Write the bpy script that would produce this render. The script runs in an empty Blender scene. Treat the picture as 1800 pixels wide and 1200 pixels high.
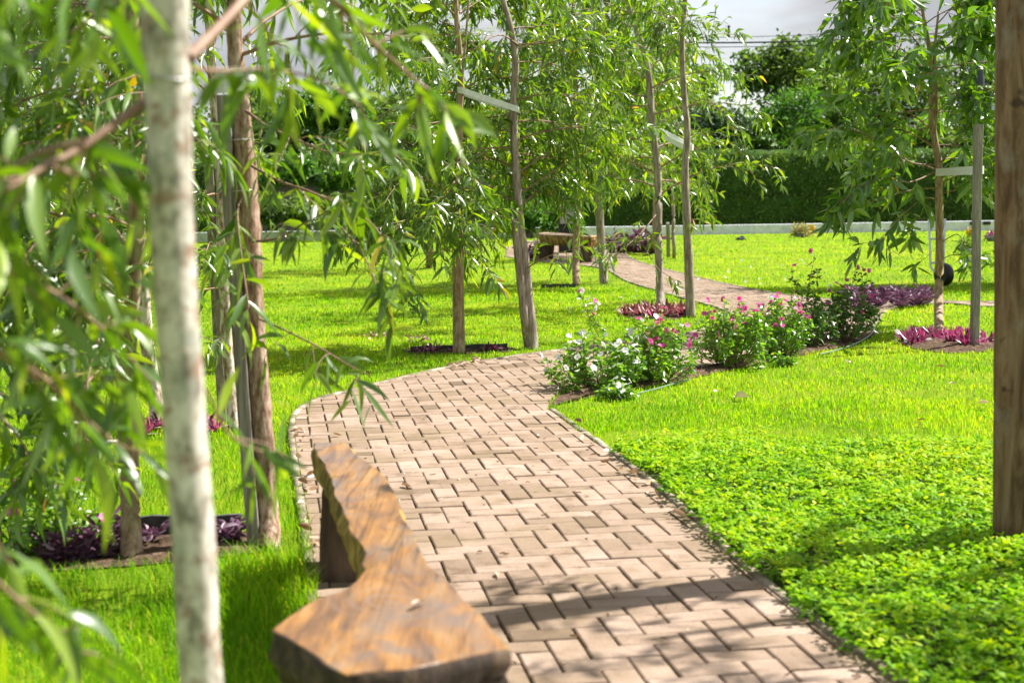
import bpy, math, random
import numpy as np
from mathutils import Vector, Matrix

random.seed(7)
RNG = np.random.default_rng(11)
SC = bpy.context.scene
COL = SC.collection
rad = math.radians

# ------------------------------------------------------------------ camera
F_PX, PITCH, ROLL, YAW = 2600.0, 0.09995, 0.0144, 0.15432
TX, TY, CAM_H = -1.12927, -4.64319, 1.311
right0 = np.array([1., 0, 0])
up0 = np.array([0, math.sin(PITCH), math.cos(PITCH)])
fwd = np.array([0, math.cos(PITCH), -math.sin(PITCH)])
CR = math.cos(ROLL) * right0 - math.sin(ROLL) * up0
CU = math.sin(ROLL) * right0 + math.cos(ROLL) * up0
CAMP = np.array([0, 0, CAM_H])

def ray(px, py):
    return fwd + CR * ((px - 900) / F_PX) + CU * ((600 - py) / F_PX)

def G(px, py, z=0.0):
    r = ray(px, py)
    t = (z - CAM_H) / r[2]
    return CAMP + r * t

def P(px, py, d):
    r = ray(px, py)
    return CAMP + r * (d / r[1])

def proj(p):
    v = np.asarray(p) - CAMP
    dd = v @ fwd
    return 900 + F_PX * (v @ CR) / dd, 600 - F_PX * (v @ CU) / dd

cam_d = bpy.data.cameras.new('camera')
cam = bpy.data.objects.new('camera', cam_d)
COL.objects.link(cam)
M = Matrix(((CR[0], CU[0], -fwd[0], 0), (CR[1], CU[1], -fwd[1], 0), (CR[2], CU[2], -fwd[2], CAM_H), (0, 0, 0, 1)))
cam.matrix_world = M
cam_d.sensor_width = 36
cam_d.sensor_fit = 'HORIZONTAL'
cam_d.lens = 36 * F_PX / 1800
cam_d.clip_start = 0.05
cam_d.clip_end = 2000
cam_d.dof.use_dof = True
cam_d.dof.focus_distance = 10.0
cam_d.dof.aperture_fstop = 3.8
SC.camera = cam

# ------------------------------------------------------------------ light
SUN_AZ, SUN_EL = rad(66), rad(50)
sd = np.array([math.sin(SUN_AZ) * math.cos(SUN_EL), math.cos(SUN_AZ) * math.cos(SUN_EL), math.sin(SUN_EL)])
ld = bpy.data.lights.new('sun', 'SUN')
ld.energy = 5.0
ld.angle = rad(0.53)
ld.color = (1.0, 0.955, 0.88)
lo = bpy.data.objects.new('sun', ld)
COL.objects.link(lo)
lo.rotation_euler = Vector(sd).to_track_quat('Z', 'Y').to_euler()
lo.location = (20, 12, 30)

W = bpy.data.worlds.new('World')
SC.world = W
W.use_nodes = True
nt = W.node_tree
nt.nodes.clear()
def nd(nt, t, **kw):
    n = nt.nodes.new(t)
    for k, v in kw.items():
        setattr(n, k, v)
    return n
out = nd(nt, 'ShaderNodeOutputWorld')
bg = nd(nt, 'ShaderNodeBackground')
bg.inputs[1].default_value = 0.1
sky = nd(nt, 'ShaderNodeTexSky', sky_type='NISHITA', sun_disc=False)
sky.sun_elevation = SUN_EL
sky.sun_rotation = SUN_AZ
sky.air_density = 1.0
sky.dust_density = 2.0
tc = nd(nt, 'ShaderNodeTexCoord')
mp = nd(nt, 'ShaderNodeMapping')
mp.inputs['Scale'].default_value = (1.2, 1.2, 4.0)
nz = nd(nt, 'ShaderNodeTexNoise')
nz.inputs['Scale'].default_value = 1.7
nz.inputs['Detail'].default_value = 6
nz.inputs['Roughness'].default_value = 0.55
cr = nd(nt, 'ShaderNodeValToRGB')
cr.color_ramp.elements[0].position = 0.34
cr.color_ramp.elements[1].position = 0.5
nz2 = nd(nt, 'ShaderNodeTexNoise')
nz2.inputs['Scale'].default_value = 2.6
nz2.inputs['Detail'].default_value = 4
cr2 = nd(nt, 'ShaderNodeValToRGB')
cr2.color_ramp.elements[0].color = (2.2, 2.26, 2.42, 1)
cr2.color_ramp.elements[1].color = (3.6, 3.6, 3.7, 1)
cr2.color_ramp.elements[0].position = 0.38
cr2.color_ramp.elements[1].position = 0.62
mx = nd(nt, 'ShaderNodeMixRGB')
L = nt.links.new
L(tc.outputs['Generated'], mp.inputs['Vector'])
L(mp.outputs[0], nz.inputs['Vector'])
L(mp.outputs[0], nz2.inputs['Vector'])
L(nz.outputs['Fac'], cr.inputs[0])
L(nz2.outputs['Fac'], cr2.inputs[0])
L(cr.outputs[0], mx.inputs[0])
L(sky.outputs[0], mx.inputs[1])
L(cr2.outputs[0], mx.inputs[2])
L(mx.outputs[0], bg.inputs[0])
L(bg.outputs[0], out.inputs[0])

SC.view_settings.view_transform = 'Standard'
SC.view_settings.look = 'None'
SC.view_settings.exposure = 1.28
SC.view_settings.gamma = 1
SC.render.engine = 'CYCLES'
cy = SC.cycles
cy.max_bounces = 8
cy.diffuse_bounces = 4
cy.glossy_bounces = 2
cy.transmission_bounces = 5
cy.transparent_max_bounces = 4
cy.use_denoising = True
cy.sample_clamp_indirect = 6
cy.caustics_reflective = False
cy.caustics_refractive = False

# ------------------------------------------------------------------ materials
def newmat(name):
    m = bpy.data.materials.new(name)
    m.use_nodes = True
    n = m.node_tree
    n.nodes.clear()
    o = nd(n, 'ShaderNodeOutputMaterial')
    return m, n, o

def ramp(n, stops, interp='LINEAR'):
    r = nd(n, 'ShaderNodeValToRGB')
    r.color_ramp.interpolation = interp
    e = r.color_ramp.elements
    while len(e) < len(stops):
        e.new(0.5)
    for el, (p, c) in zip(e, stops):
        el.position = p
        el.color = (*c, 1)
    return r

def noise(n, scale, detail=4, rough=0.55, vec=None, mapscale=None, dist=0.0):
    t = nd(n, 'ShaderNodeTexNoise')
    t.inputs['Scale'].default_value = scale
    t.inputs['Detail'].default_value = detail
    t.inputs['Roughness'].default_value = rough
    t.inputs['Distortion'].default_value = dist
    if vec is None:
        vec = nd(n, 'ShaderNodeTexCoord').outputs['Object']
    if mapscale:
        mm = nd(n, 'ShaderNodeMapping')
        mm.inputs['Scale'].default_value = mapscale
        n.links.new(vec, mm.inputs[0])
        vec = mm.outputs[0]
    n.links.new(vec, t.inputs['Vector'])
    return t

def mixc(n, a, b, fac, mode='MIX'):
    m = nd(n, 'ShaderNodeMixRGB', blend_type=mode)
    for i, v in ((0, fac), (1, a), (2, b)):
        if hasattr(v, 'is_linked') or isinstance(v, bpy.types.NodeSocket):
            n.links.new(v, m.inputs[i])
        elif isinstance(v, (int, float)):
            m.inputs[i].default_value = v
        else:
            m.inputs[i].default_value = (*v, 1)
    return m.outputs[0]

def leaf_mat(name, stops, trans=0.42, tint=(1.5, 1.75, 0.55), rough=0.36, spec=0.5, attr='rnd', ior=1.5, under=0.0):
    m, n, o = newmat(name)
    a = nd(n, 'ShaderNodeAttribute', attribute_name=attr)
    r = ramp(n, stops)
    n.links.new(a.outputs['Fac'], r.inputs[0])
    pb = nd(n, 'ShaderNodeBsdfPrincipled')
    pb.inputs['Roughness'].default_value = rough
    pb.inputs['Specular IOR Level'].default_value = spec
    pb.inputs['IOR'].default_value = ior
    cs = r.outputs[0]
    if under:
        gm = nd(n, 'ShaderNodeNewGeometry')
        ml = nd(n, 'ShaderNodeMath', operation='MULTIPLY')
        n.links.new(gm.outputs['Backfacing'], ml.inputs[0])
        ml.inputs[1].default_value = under
        cs = mixc(n, r.outputs[0], (.3, .4, .2), ml.outputs[0])
    n.links.new(cs, pb.inputs['Base Color'])
    tr = nd(n, 'ShaderNodeBsdfTranslucent')
    n.links.new(mixc(n, r.outputs[0], tint, 1.0, 'MULTIPLY'), tr.inputs[0])
    mxs = nd(n, 'ShaderNodeMixShader')
    mxs.inputs[0].default_value = trans
    n.links.new(pb.outputs[0], mxs.inputs[1])
    n.links.new(tr.outputs[0], mxs.inputs[2])
    n.links.new(mxs.outputs[0], o.inputs[0])
    return m

def solid_mat(name, colsock_fn, rough=0.7, spec=0.3, bump=None, metallic=0.0):
    m, n, o = newmat(name)
    pb = nd(n, 'ShaderNodeBsdfPrincipled')
    pb.inputs['Roughness'].default_value = rough
    pb.inputs['Specular IOR Level'].default_value = spec
    pb.inputs['Metallic'].default_value = metallic
    c = colsock_fn(n)
    if isinstance(c, tuple):
        pb.inputs['Base Color'].default_value = (*c, 1)
    else:
        n.links.new(c, pb.inputs['Base Color'])
    if bump:
        bn = nd(n, 'ShaderNodeBump')
        bn.inputs['Strength'].default_value = bump[1]
        bn.inputs['Distance'].default_value = bump[2]
        n.links.new(bump[0](n), bn.inputs['Height'])
        n.links.new(bn.outputs[0], pb.inputs['Normal'])
    n.links.new(pb.outputs[0], o.inputs[0])
    return m

def nc(scale, stops, detail=5, rough=0.6, mapscale=None, dist=0.0):
    def f(n):
        t = noise(n, scale, detail, rough, None, mapscale, dist)
        r = ramp(n, stops)
        n.links.new(t.outputs['Fac'], r.inputs[0])
        return r.outputs[0]
    return f

def nh(scale, detail=5, rough=0.6, mapscale=None):
    return lambda n: noise(n, scale, detail, rough, None, mapscale).outputs['Fac']

MT = {}
MT['leaf'] = leaf_mat('eucalypt_leaf', [(0.0, (.035, .09, .013)), (.35, (.078, .165, .015)), (.65, (.15, .255, .016)), (.86, (.28, .37, .018)), (.94, (.45, .43, .02)), (.985, (.42, .25, .03)), (1, (.42, .13, .03))], trans=.4, tint=(2.1, 2.0, .35), rough=.33, spec=.9, ior=1.5, under=.14)
MT['leaf_wide'] = leaf_mat('broad_eucalypt_leaf', [(0.0, (.035, .1, .016)), (.4, (.08, .18, .018)), (.75, (.17, .29, .02)), (.93, (.32, .42, .022)), (.975, (.42, .26, .03)), (1, (.48, .15, .03))], trans=.36, tint=(2.1, 2.1, .35), rough=.33, spec=1.0, ior=1.52, under=.14)
MT['leaf_far'] = leaf_mat('far_tree_leaf', [(0.0, (.045, .09, .022)), (.5, (.095, .16, .03)), (1, (.2, .27, .05))], trans=.4, rough=.5, spec=.4)
MT['leaf_far_bright'] = leaf_mat('bright_shrub_leaf', [(0.0, (.04, .11, .015)), (.5, (.07, .17, .02)), (1, (.13, .24, .025))], trans=.4, rough=.5, spec=.4)
MT['leaf_far_pale'] = leaf_mat('pale_shrub_leaf', [(0.0, (.025, .06, .025)), (.7, (.05, .1, .04)), (.88, (.28, .33, .26)), (1, (.42, .45, .4))], trans=.25, rough=.5, spec=.4)
MT['vinca'] = leaf_mat('vinca_leaf', [(0.0, (.06, .16, .015)), (.45, (.14, .28, .025)), (.8, (.28, .4, .05)), (1, (.47, .42, .06))], trans=.42, rough=.38, spec=1.0)
MT['vinca_shaded'] = leaf_mat('shaded_shrub_leaf', [(0.0, (.035, .09, .02)), (.6, (.075, .165, .025)), (1, (.17, .25, .03))], trans=.35, rough=.3, spec=.55)  # shrub leaf colour darkened to carry the shade of the right tree
MT['grass'] = leaf_mat('grass_blade', [(0.0, (.08, .21, .006)), (.3, (.17, .355, .007)), (.65, (.28, .455, .009)), (.88, (.42, .49, .012)), (1, (.52, .46, .1))], trans=.5, tint=(1.4, 1.5, .4), rough=.5, spec=.13)
MT['cover'] = leaf_mat('ground_cover_leaf', [(0.0, (.03, .12, .004)), (.35, (.13, .32, .005)), (.7, (.29, .46, .006)), (1, (.48, .52, .015))], trans=.38, tint=(1.6, 1.6, .3), rough=.5, spec=.12)  # low stops darkened to add self-shadow between the leaves
MT['purple'] = leaf_mat('purple_heart_leaf', [(0.0, (.05, .022, .04)), (.5, (.11, .05, .085)), (.85, (.2, .11, .17)), (1, (.36, .26, .34))], trans=.22, tint=(1.3, .9, 1.1), rough=.4, spec=.3)
MT['rhoeo'] = leaf_mat('pink_rosette_leaf', [(0.0, (.06, .03, .035)), (.35, (.15, .05, .08)), (.65, (.38, .06, .18)), (.86, (.48, .17, .28)), (1, (.55, .45, .42))], trans=.28, tint=(1.4, .8, 1.1), rough=.32, spec=.5)
MT['rhoeo_red'] = leaf_mat('red_rosette_leaf', [(0.0, (.08, .04, .035)), (.4, (.22, .07, .08)), (.8, (.38, .13, .14)), (1, (.45, .33, .26))], trans=.3, tint=(1.3, .9, .9), rough=.35, spec=.45)
MT['white_petal'] = leaf_mat('white_petal', [(0.0, (.75, .76, .74)), (1, (.82, .82, .82))], trans=.3, tint=(1, 1, 1), rough=.5, spec=.3)
MT['pink_petal'] = leaf_mat('pink_petal', [(0.0, (.62, .05, .3)), (.5, (.7, .13, .42)), (1, (.72, .35, .55))], trans=.35, tint=(1.1, .9, 1), rough=.5, spec=.3)
MT['dead'] = leaf_mat('dead_leaf', [(0.0, (.16, .08, .04)), (.4, (.33, .2, .11)), (.7, (.5, .38, .27)), (1, (.62, .55, .48))], trans=.15, tint=(1.2, 1, .8), rough=.6, spec=.3)

def lichen_cols(n):
    t1 = noise(n, 38, 6, .65, None, (1, 1, .55))
    r1 = ramp(n, [(.3, (.13, .12, .1)), (.41, (.3, .27, .23)), (.5, (.54, .48, .43)), (.7, (.74, .68, .65))])
    n.links.new(t1.outputs['Fac'], r1.inputs[0])
    t2 = noise(n, 30, 5, .65, None, (.8, .8, 1.1))
    r2 = ramp(n, [(.53, (0, 0, 0)), (.62, (.85, .85, .85))])
    n.links.new(t2.outputs['Fac'], r2.inputs[0])
    c = mixc(n, r1.outputs[0], (.28, .17, .12), r2.outputs[0])
    t3 = noise(n, 20, 4, .6, None, (1, 1, .7))
    r3 = ramp(n, [(.57, (0, 0, 0)), (.63, (.7, .7, .7))])
    n.links.new(t3.outputs['Fac'], r3.inputs[0])
    return mixc(n, c, (.37, .37, .33), r3.outputs[0])
MT['bark_lichen'] = solid_mat('lichen_bark', lichen_cols, .8, .2, (nh(40, 5, .6, (1, 1, .4)), .5, .004))
MT['bark_tan'] = solid_mat('tan_bark', nc(42, [(.3, (.13, .075, .045)), (.47, (.3, .2, .125)), (.6, (.43, .32, .22)), (.75, (.56, .46, .35))], 6, .65, mapscale=(1, 1, .22)), .75, .25, (nh(45, 5, .6, (1, 1, .2)), .5, .004))
MT['bark_brown'] = solid_mat('rough_brown_bark', nc(50, [(.3, (.085, .045, .03)), (.44, (.25, .15, .1)), (.55, (.42, .29, .22)), (.7, (.6, .48, .4))], 6, .68, mapscale=(1, 1, .3)), .85, .2, (nh(55, 6, .65, (1, 1, .3)), .8, .006))
MT['bark_grey'] = solid_mat('grey_brown_bark', nc(44, [(.3, (.1, .078, .062)), (.46, (.25, .2, .165)), (.6, (.38, .325, .275)), (.74, (.54, .47, .41))], 6, .66, mapscale=(1, 1, .16)), .8, .2, (nh(50, 5, .6, (1, 1, .2)), .5, .004))
MT['bark_pale'] = solid_mat('peeling_pale_bark', nc(34, [(.36, (.16, .1, .07)), (.46, (.38, .29, .22)), (.55, (.64, .57, .5))], 6, .65, mapscale=(1, 1, .4)), .75, .25, (nh(50, 5, .6, (1, 1, .3)), .5, .004))
MT['twig'] = solid_mat('reddish_twig', nc(20, [(.3, (.17, .09, .06)), (.7, (.34, .22, .15))]), .6, .3)
MT['stem'] = solid_mat('shrub_stem', nc(20, [(.3, (.13, .09, .05)), (.7, (.25, .17, .09))]), .7, .3)
def grey_wood(n):
    t = noise(n, 70, 6, .7, None, (1, 1, .05))
    r = ramp(n, [(.3, (.1, .085, .072)), (.5, (.23, .205, .178)), (.7, (.38, .345, .305))])
    n.links.new(t.outputs['Fac'], r.inputs[0])
    return r.outputs[0]
MT['grey_wood'] = solid_mat('weathered_grey_timber', grey_wood, .8, .25, (nh(60, 5, .6, (1, 1, .05)), .5, .003))
def post_cols(n):
    t = noise(n, 24, 7, .7, None, (1, 1, .14), .8)
    r = ramp(n, [(.3, (.045, .026, .015)), (.42, (.12, .07, .038)), (.55, (.21, .135, .078)), (.74, (.29, .215, .145))])
    n.links.new(t.outputs['Fac'], r.inputs[0])
    t2 = noise(n, 7, 5, .65, None, (1, 1, .6))
    r2 = ramp(n, [(.55, (0, 0, 0)), (.66, (.8, .8, .8))])
    n.links.new(t2.outputs['Fac'], r2.inputs[0])
    c = mixc(n, r.outputs[0], (.23, .2, .165), r2.outputs[0])
    t3 = noise(n, 9, 3, .5, None, (1, 1, 1.1))
    r3 = ramp(n, [(.66, (0, 0, 0)), (.72, (.85, .85, .85))])
    n.links.new(t3.outputs['Fac'], r3.inputs[0])
    return mixc(n, c, (.045, .026, .018), r3.outputs[0])
MT['post'] = solid_mat('weathered_brown_post', post_cols, .75, .25, (nh(25, 6, .6, (1, 1, .12)), .5, .006))

def bench_top(n):
    vec = nd(n, 'ShaderNodeTexCoord').outputs['Object']
    base = noise(n, 6.0, 7, .66, vec, (1.8, .45, 1), .7)
    r = ramp(n, [(.3, (.08, .045, .032)), (.42, (.19, .098, .05)), (.52, (.31, .15, .047)), (.62, (.35, .2, .085)), (.76, (.28, .2, .135))])
    n.links.new(base.outputs['Fac'], r.inputs[0])
    g = noise(n, 90, 6, .7, vec, (1, .035, 1), .3)
    rg = ramp(n, [(.36, (.6, .56, .52)), (.47, (.94, .92, .9)), (.66, (1.12, 1.1, 1.05))])
    n.links.new(g.outputs['Fac'], rg.inputs[0])
    c = mixc(n, r.outputs[0], rg.outputs[0], 1.0, 'MULTIPLY')
    g2 = noise(n, 22, 5, .65, vec, (1, .07, 1), .9)
    rg2 = ramp(n, [(.38, (.42, .36, .32)), (.47, (1, 1, 1))])
    n.links.new(g2.outputs['Fac'], rg2.inputs[0])
    c = mixc(n, c, rg2.outputs[0], .45, 'MULTIPLY')
    st = noise(n, 5.5, 6, .68, vec, (1, .55, 1), .6)
    rs = ramp(n, [(.47, (0, 0, 0)), (.62, (.8, .8, .8))])
    n.links.new(st.outputs['Fac'], rs.inputs[0])
    c = mixc(n, c, (.15, .12, .11), rs.outputs[0])
    ck = noise(n, 14, 2, .4, vec, (1, .05, 1), .4)
    rc = ramp(n, [(.49, (1, 1, 1)), (.5, (.12, .1, .09)), (.507, (1, 1, 1))])
    n.links.new(ck.outputs['Fac'], rc.inputs[0])
    c = mixc(n, c, rc.outputs[0], .55, 'MULTIPLY')
    # knot rings
    vm = nd(n, 'ShaderNodeVectorMath', operation='DISTANCE')
    wv = noise(n, 7, 3, .5, vec)
    add = nd(n, 'ShaderNodeVectorMath', operation='MULTIPLY_ADD')
    n.links.new(wv.outputs['Color'], add.inputs[0])
    add.inputs[1].default_value = (.09, .09, 0)
    n.links.new(vec, add.inputs[2])
    n.links.new(add.outputs[0], vm.inputs[0])
    vm.inputs[1].default_value = (KNOT[0] + .045, KNOT[1] + .045, KNOT[2])
    mt = nd(n, 'ShaderNodeMath', operation='SINE')
    ml = nd(n, 'ShaderNodeMath', operation='MULTIPLY')
    ml.inputs[1].default_value = 150
    n.links.new(vm.outputs['Value'], ml.inputs[0])
    n.links.new(ml.outputs[0], mt.inputs[0])
    fall = ramp(n, [(.03, (.75, .75, .75)), (.2, (0, 0, 0))])
    n.links.new(vm.outputs['Value'], fall.inputs[0])
    rr = ramp(n, [(.2, (0, 0, 0)), (.9, (1, 1, 1))])
    n.links.new(mt.outputs[0], rr.inputs[0])
    k = mixc(n, fall.outputs[0], rr.outputs[0], .8, 'MULTIPLY')
    return mixc(n, c, (.22, .15, .11), k)
KNOT = (0, 0, 0)

# ------------------------------------------------------------------ object helpers
ORG = {}
def link(o):
    COL.objects.link(o)
    return o

def tagp(o, label=None, cat=None, group=None, kind=None):
    if label: o['label'] = label
    if cat: o['category'] = cat
    if group: o['group'] = group
    if kind: o['kind'] = kind
    return o

def thing(name, base, label, cat, group=None):
    o = bpy.data.objects.new(name, None)
    o.empty_display_size = .1
    o.location = tuple(float(c) for c in base)
    link(o)
    ORG[o.name] = np.array(base, float)
    return tagp(o, label, cat, group)

class MB:
    """collects vertices and faces"""
    def __init__(s):
        s.v = []; s.f = []; s.m = []; s.n = 0; s.r = []
    def add(s, v, f, mi=0, rnd=None):
        v = np.asarray(v, float).reshape(-1, 3)
        s.v.append(v)
        for q in f:
            s.f.append([i + s.n for i in q]); s.m.append(mi)
        s.r.append(np.full(len(v), .5) if rnd is None else np.broadcast_to(rnd, (len(v),)))
        s.n += len(v)
    def tube(s, pts, radii, seg=8, cap=True, wob=0.0, mi=0, sub=1):
        pts = np.asarray(pts, float)
        radii = np.asarray(radii, float)
        if sub > 1:
            pts, radii = crom(pts, radii, sub)
        n = len(pts)
        tan = np.gradient(pts, axis=0)
        tan /= np.linalg.norm(tan, axis=1)[:, None] + 1e-9
        ref = np.array([0, 0, 1.]) if abs(tan[0][2]) < .9 else np.array([1., 0, 0])
        a = np.cross(tan, ref); a /= np.linalg.norm(a, axis=1)[:, None] + 1e-9
        b = np.cross(tan, a)
        th = np.linspace(0, 2 * np.pi, seg, endpoint=False)
        rr = radii[:, None] * (1 + wob * RNG.standard_normal((n, seg))) if wob else np.repeat(radii[:, None], seg, 1)
        v = pts[:, None, :] + rr[:, :, None] * (np.cos(th)[None, :, None] * a[:, None, :] + np.sin(th)[None, :, None] * b[:, None, :])
        f = []
        for i in range(n - 1):
            for j in range(seg):
                k = (j + 1) % seg
                f.append((i * seg + j, i * seg + k, (i + 1) * seg + k, (i + 1) * seg + j))
        if cap:
            f.append(tuple(range(seg))[::-1])
            f.append(tuple((n - 1) * seg + j for j in range(seg)))
        s.add(v.reshape(-1, 3), f, mi)
    def box(s, c, size, rot=None, mi=0):
        x, y, z = np.asarray(size) / 2
        v = np.array([(-x, -y, -z), (x, -y, -z), (x, y, -z), (-x, y, -z), (-x, -y, z), (x, -y, z), (x, y, z), (-x, y, z)])
        if rot is not None:
            v = v @ np.asarray(rot).T
        s.add(v + np.asarray(c), [(0, 3, 2, 1), (4, 5, 6, 7), (0, 1, 5, 4), (1, 2, 6, 5), (2, 3, 7, 6), (3, 0, 4, 7)], mi)
    def build(s, name, mat, parent=None, smooth=True, base=None):
        me = bpy.data.meshes.new(name)
        v = np.concatenate(s.v) if s.v else np.zeros((0, 3))
        org = ORG[parent.name] if parent is not None else (np.zeros(3) if base is None else np.array(base, float))
        me.from_pydata((v - org).tolist(), [], s.f)
        for mm in (mat if isinstance(mat, (list, tuple)) else [mat]):
            me.materials.append(mm)
        if len(set(s.m)) > 1:
            me.polygons.foreach_set('material_index', s.m)
        if smooth:
            me.polygons.foreach_set('use_smooth', [True] * len(s.f))
        if s.r:
            at = me.attributes.new('rnd', 'FLOAT', 'POINT')
            at.data.foreach_set('value', np.concatenate(s.r).astype(np.float32))
        me.update()
        o = bpy.data.objects.new(name, me)
        link(o)
        if parent is not None:
            o.parent = parent
            ORG[o.name] = org
        else:
            o.location = tuple(org)
            ORG[o.name] = org
        return o

def crom(pts, radii, sub):
    pts = np.asarray(pts, float)
    n = len(pts)
    ext = np.vstack([2 * pts[0] - pts[1], pts, 2 * pts[-1] - pts[-2]])
    op, orr = [], []
    for i in range(n - 1):
        p0, p1, p2, p3 = ext[i:i + 4]
        for k in range(sub):
            t = k / sub
            op.append(.5 * (2 * p1 + (p2 - p0) * t + (2 * p0 - 5 * p1 + 4 * p2 - p3) * t * t + (3 * p1 - p0 - 3 * p2 + p3) * t ** 3))
            orr.append(radii[i] * (1 - t) + radii[i + 1] * t)
    op.append(pts[-1]); orr.append(radii[-1])
    return np.array(op), np.array(orr)

def np_mesh(name, verts, loops, starts, mat, rnd, parent=None, smooth=True, base=None):
    org = ORG[parent.name] if parent is not None else (np.zeros(3) if base is None else np.array(base, float))
    me = bpy.data.meshes.new(name)
    nv = len(verts)
    me.vertices.add(nv)
    me.vertices.foreach_set('co', (verts - org).astype(np.float32).ravel())
    me.loops.add(len(loops))
    me.loops.foreach_set('vertex_index', loops.astype(np.int32))
    me.polygons.add(len(starts))
    me.polygons.foreach_set('loop_start', starts.astype(np.int32))
    me.update(calc_edges=True)
    if smooth:
        me.polygons.foreach_set('use_smooth', np.ones(len(starts), bool))
    me.materials.append(mat)
    at = me.attributes.new('rnd', 'FLOAT', 'POINT')
    at.data.foreach_set('value', rnd.astype(np.float32))
    me.validate()
    me.update()
    o = bpy.data.objects.new(name, me)
    link(o)
    if parent is not None:
        o.parent = parent
    else:
        o.location = tuple(org)
    ORG[o.name] = org
    return o

def unit(a):
    return a / (np.linalg.norm(a, axis=-1, keepdims=True) + 1e-9)

# leaf template: stations along the midrib, three verts each
LT = np.array([.0, .22, .5, .78, 1.0])
LW_LANCE = np.array([.06, .8, 1.0, .6, .0])
LW_OVAL = np.array([.1, .85, 1.0, .75, .0])
LW_STRAP = np.array([.7, .95, 1.0, .75, .0])
def leaves(name, base, D, L_, W_, mat, rnd, parent=None, sag=.35, sick=.12, fold=.3, prof=LW_LANCE, side=None, thingbase=None):
    base = np.asarray(base, float); N = len(base)
    if N == 0:
        return None
    D = unit(np.asarray(D, float))
    if side is None:
        side = np.cross(D, unit(RNG.standard_normal((N, 3))))
    S = unit(side - D * np.sum(side * D, 1, keepdims=True))
    Nn = np.cross(D, S)
    L_ = np.broadcast_to(L_, (N,)); W_ = np.broadcast_to(W_, (N,))
    sagv = sag * RNG.uniform(.3, 1.5, N)
    sk = sick * RNG.standard_normal(N)
    fo = fold * RNG.uniform(.3, 1.4, N)
    cur = RNG.standard_normal(N) * .12
    V = np.zeros((N, 5, 3, 3))
    for i, t in enumerate(LT):
        c = base + D * (L_ * t)[:, None] + np.array([0, 0, -1.]) * (L_ * sagv * t * t)[:, None] + S * (L_ * sk * (t * t - t) * 4 * .5)[:, None] + Nn * (L_ * cur * t * t)[:, None]
        w = (W_ * prof[i] * .5)[:, None]
        up = Nn * (W_ * prof[i] * .5 * fo)[:, None]
        V[:, i, 0] = c - S * w + up
        V[:, i, 1] = c
        V[:, i, 2] = c + S * w + up
    V = V.reshape(N, 15, 3)
    quads = []
    for i in range(3):
        for j in range(2):
            quads.append([i * 3 + j, i * 3 + j + 1, i * 3 + j + 4, i * 3 + j + 3])
    tris = [[9, 10, 13], [10, 11, 13]]
    pat = np.array(sum(quads, []) + sum(tris, []))
    ln = np.array([4] * 6 + [3] * 2)
    # compact: drop unused verts 12 and 14
    keep = np.array([0, 1, 2, 3, 4, 5, 6, 7, 8, 9, 10, 11, 13])
    remap = np.zeros(15, int); remap[keep] = np.arange(13)
    V = V[:, keep]
    loops = (remap[pat][None, :] + (np.arange(N) * 13)[:, None]).ravel()
    st0 = np.concatenate([[0], np.cumsum(ln)[:-1]])
    starts = (st0[None, :] + (np.arange(N) * len(pat))[:, None]).ravel()
    return np_mesh(name, V.reshape(-1, 3), loops, starts, mat, np.repeat(np.broadcast_to(rnd, (N,)), 13), parent, True, thingbase)

def quad_leaves(name, base, D, L_, W_, mat, rnd, parent=None, thingbase=None):
    """small two-quad leaves (bent in the middle) for far crowns"""
    N = len(base)
    D = unit(D)
    S = unit(np.cross(D, RNG.standard_normal((N, 3))))
    Nn = np.cross(D, S)
    L_ = np.broadcast_to(L_, (N,))[:, None]; W_ = np.broadcast_to(W_, (N,))[:, None]
    b = RNG.standard_normal((N, 1)) * .2
    V = np.stack([base - S * W_ * .2, base + S * W_ * .2, base + D * L_ * .5 + S * W_ * .5 + Nn * L_ * b, base + D * L_ * .5 - S * W_ * .5 + Nn * L_ * b, base + D * L_], 1)
    pat = np.array([0, 1, 2, 3, 3, 2, 4])
    loops = (pat[None] + (np.arange(N) * 5)[:, None]).ravel()
    starts = (np.array([0, 4])[None] + (np.arange(N) * 7)[:, None]).ravel()
    return np_mesh(name, V.reshape(-1, 3), loops, starts, mat, np.repeat(rnd, 5), parent, True, thingbase)

def inpoly(x, y, poly):
    poly = np.asarray(poly)[:, :2]
    ins = np.zeros(len(x), bool)
    j = len(poly) - 1
    for i in range(len(poly)):
        xi, yi = poly[i]; xj, yj = poly[j]
        if yi != yj:
            c = ((yi > y) != (yj > y)) & (x < (xj - xi) * (y - yi) / (yj - yi) + xi)
            ins ^= c
        j = i
    return ins

def smooth2(pts, sub=6):
    p = np.array([[q[0], q[1], 0] for q in pts])
    o, _ = crom(p, np.ones(len(p)), sub)
    return o[:, :2]

def vnoise(x, y, s, seed=0):
    """cheap smooth value noise"""
    x = x / s + seed * 17.3; y = y / s + seed * 5.1
    xi = np.floor(x); yi = np.floor(y); fx = x - xi; fy = y - yi
    def h(a, b):
        q = np.sin(a * 127.1 + b * 311.7 + seed) * 43758.5453
        return q - np.floor(q)
    fx = fx * fx * (3 - 2 * fx); fy = fy * fy * (3 - 2 * fy)
    return (h(xi, yi) * (1 - fx) + h(xi + 1, yi) * fx) * (1 - fy) + (h(xi, yi + 1) * (1 - fx) + h(xi + 1, yi + 1) * fx) * fy

# ------------------------------------------------------------------ ground
def g2w(u, v):
    X = u * .1 - TX; Y = v * .1 - TY
    c, s = math.cos(YAW), math.sin(YAW)
    return np.array([c * X - s * Y, s * X + c * Y])
UAX = np.array([math.cos(YAW), math.sin(YAW)])
VAX = np.array([-math.sin(YAW), math.cos(YAW)])

def gp(l):
    return [G(x, y)[:2] for x, y in l]

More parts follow.
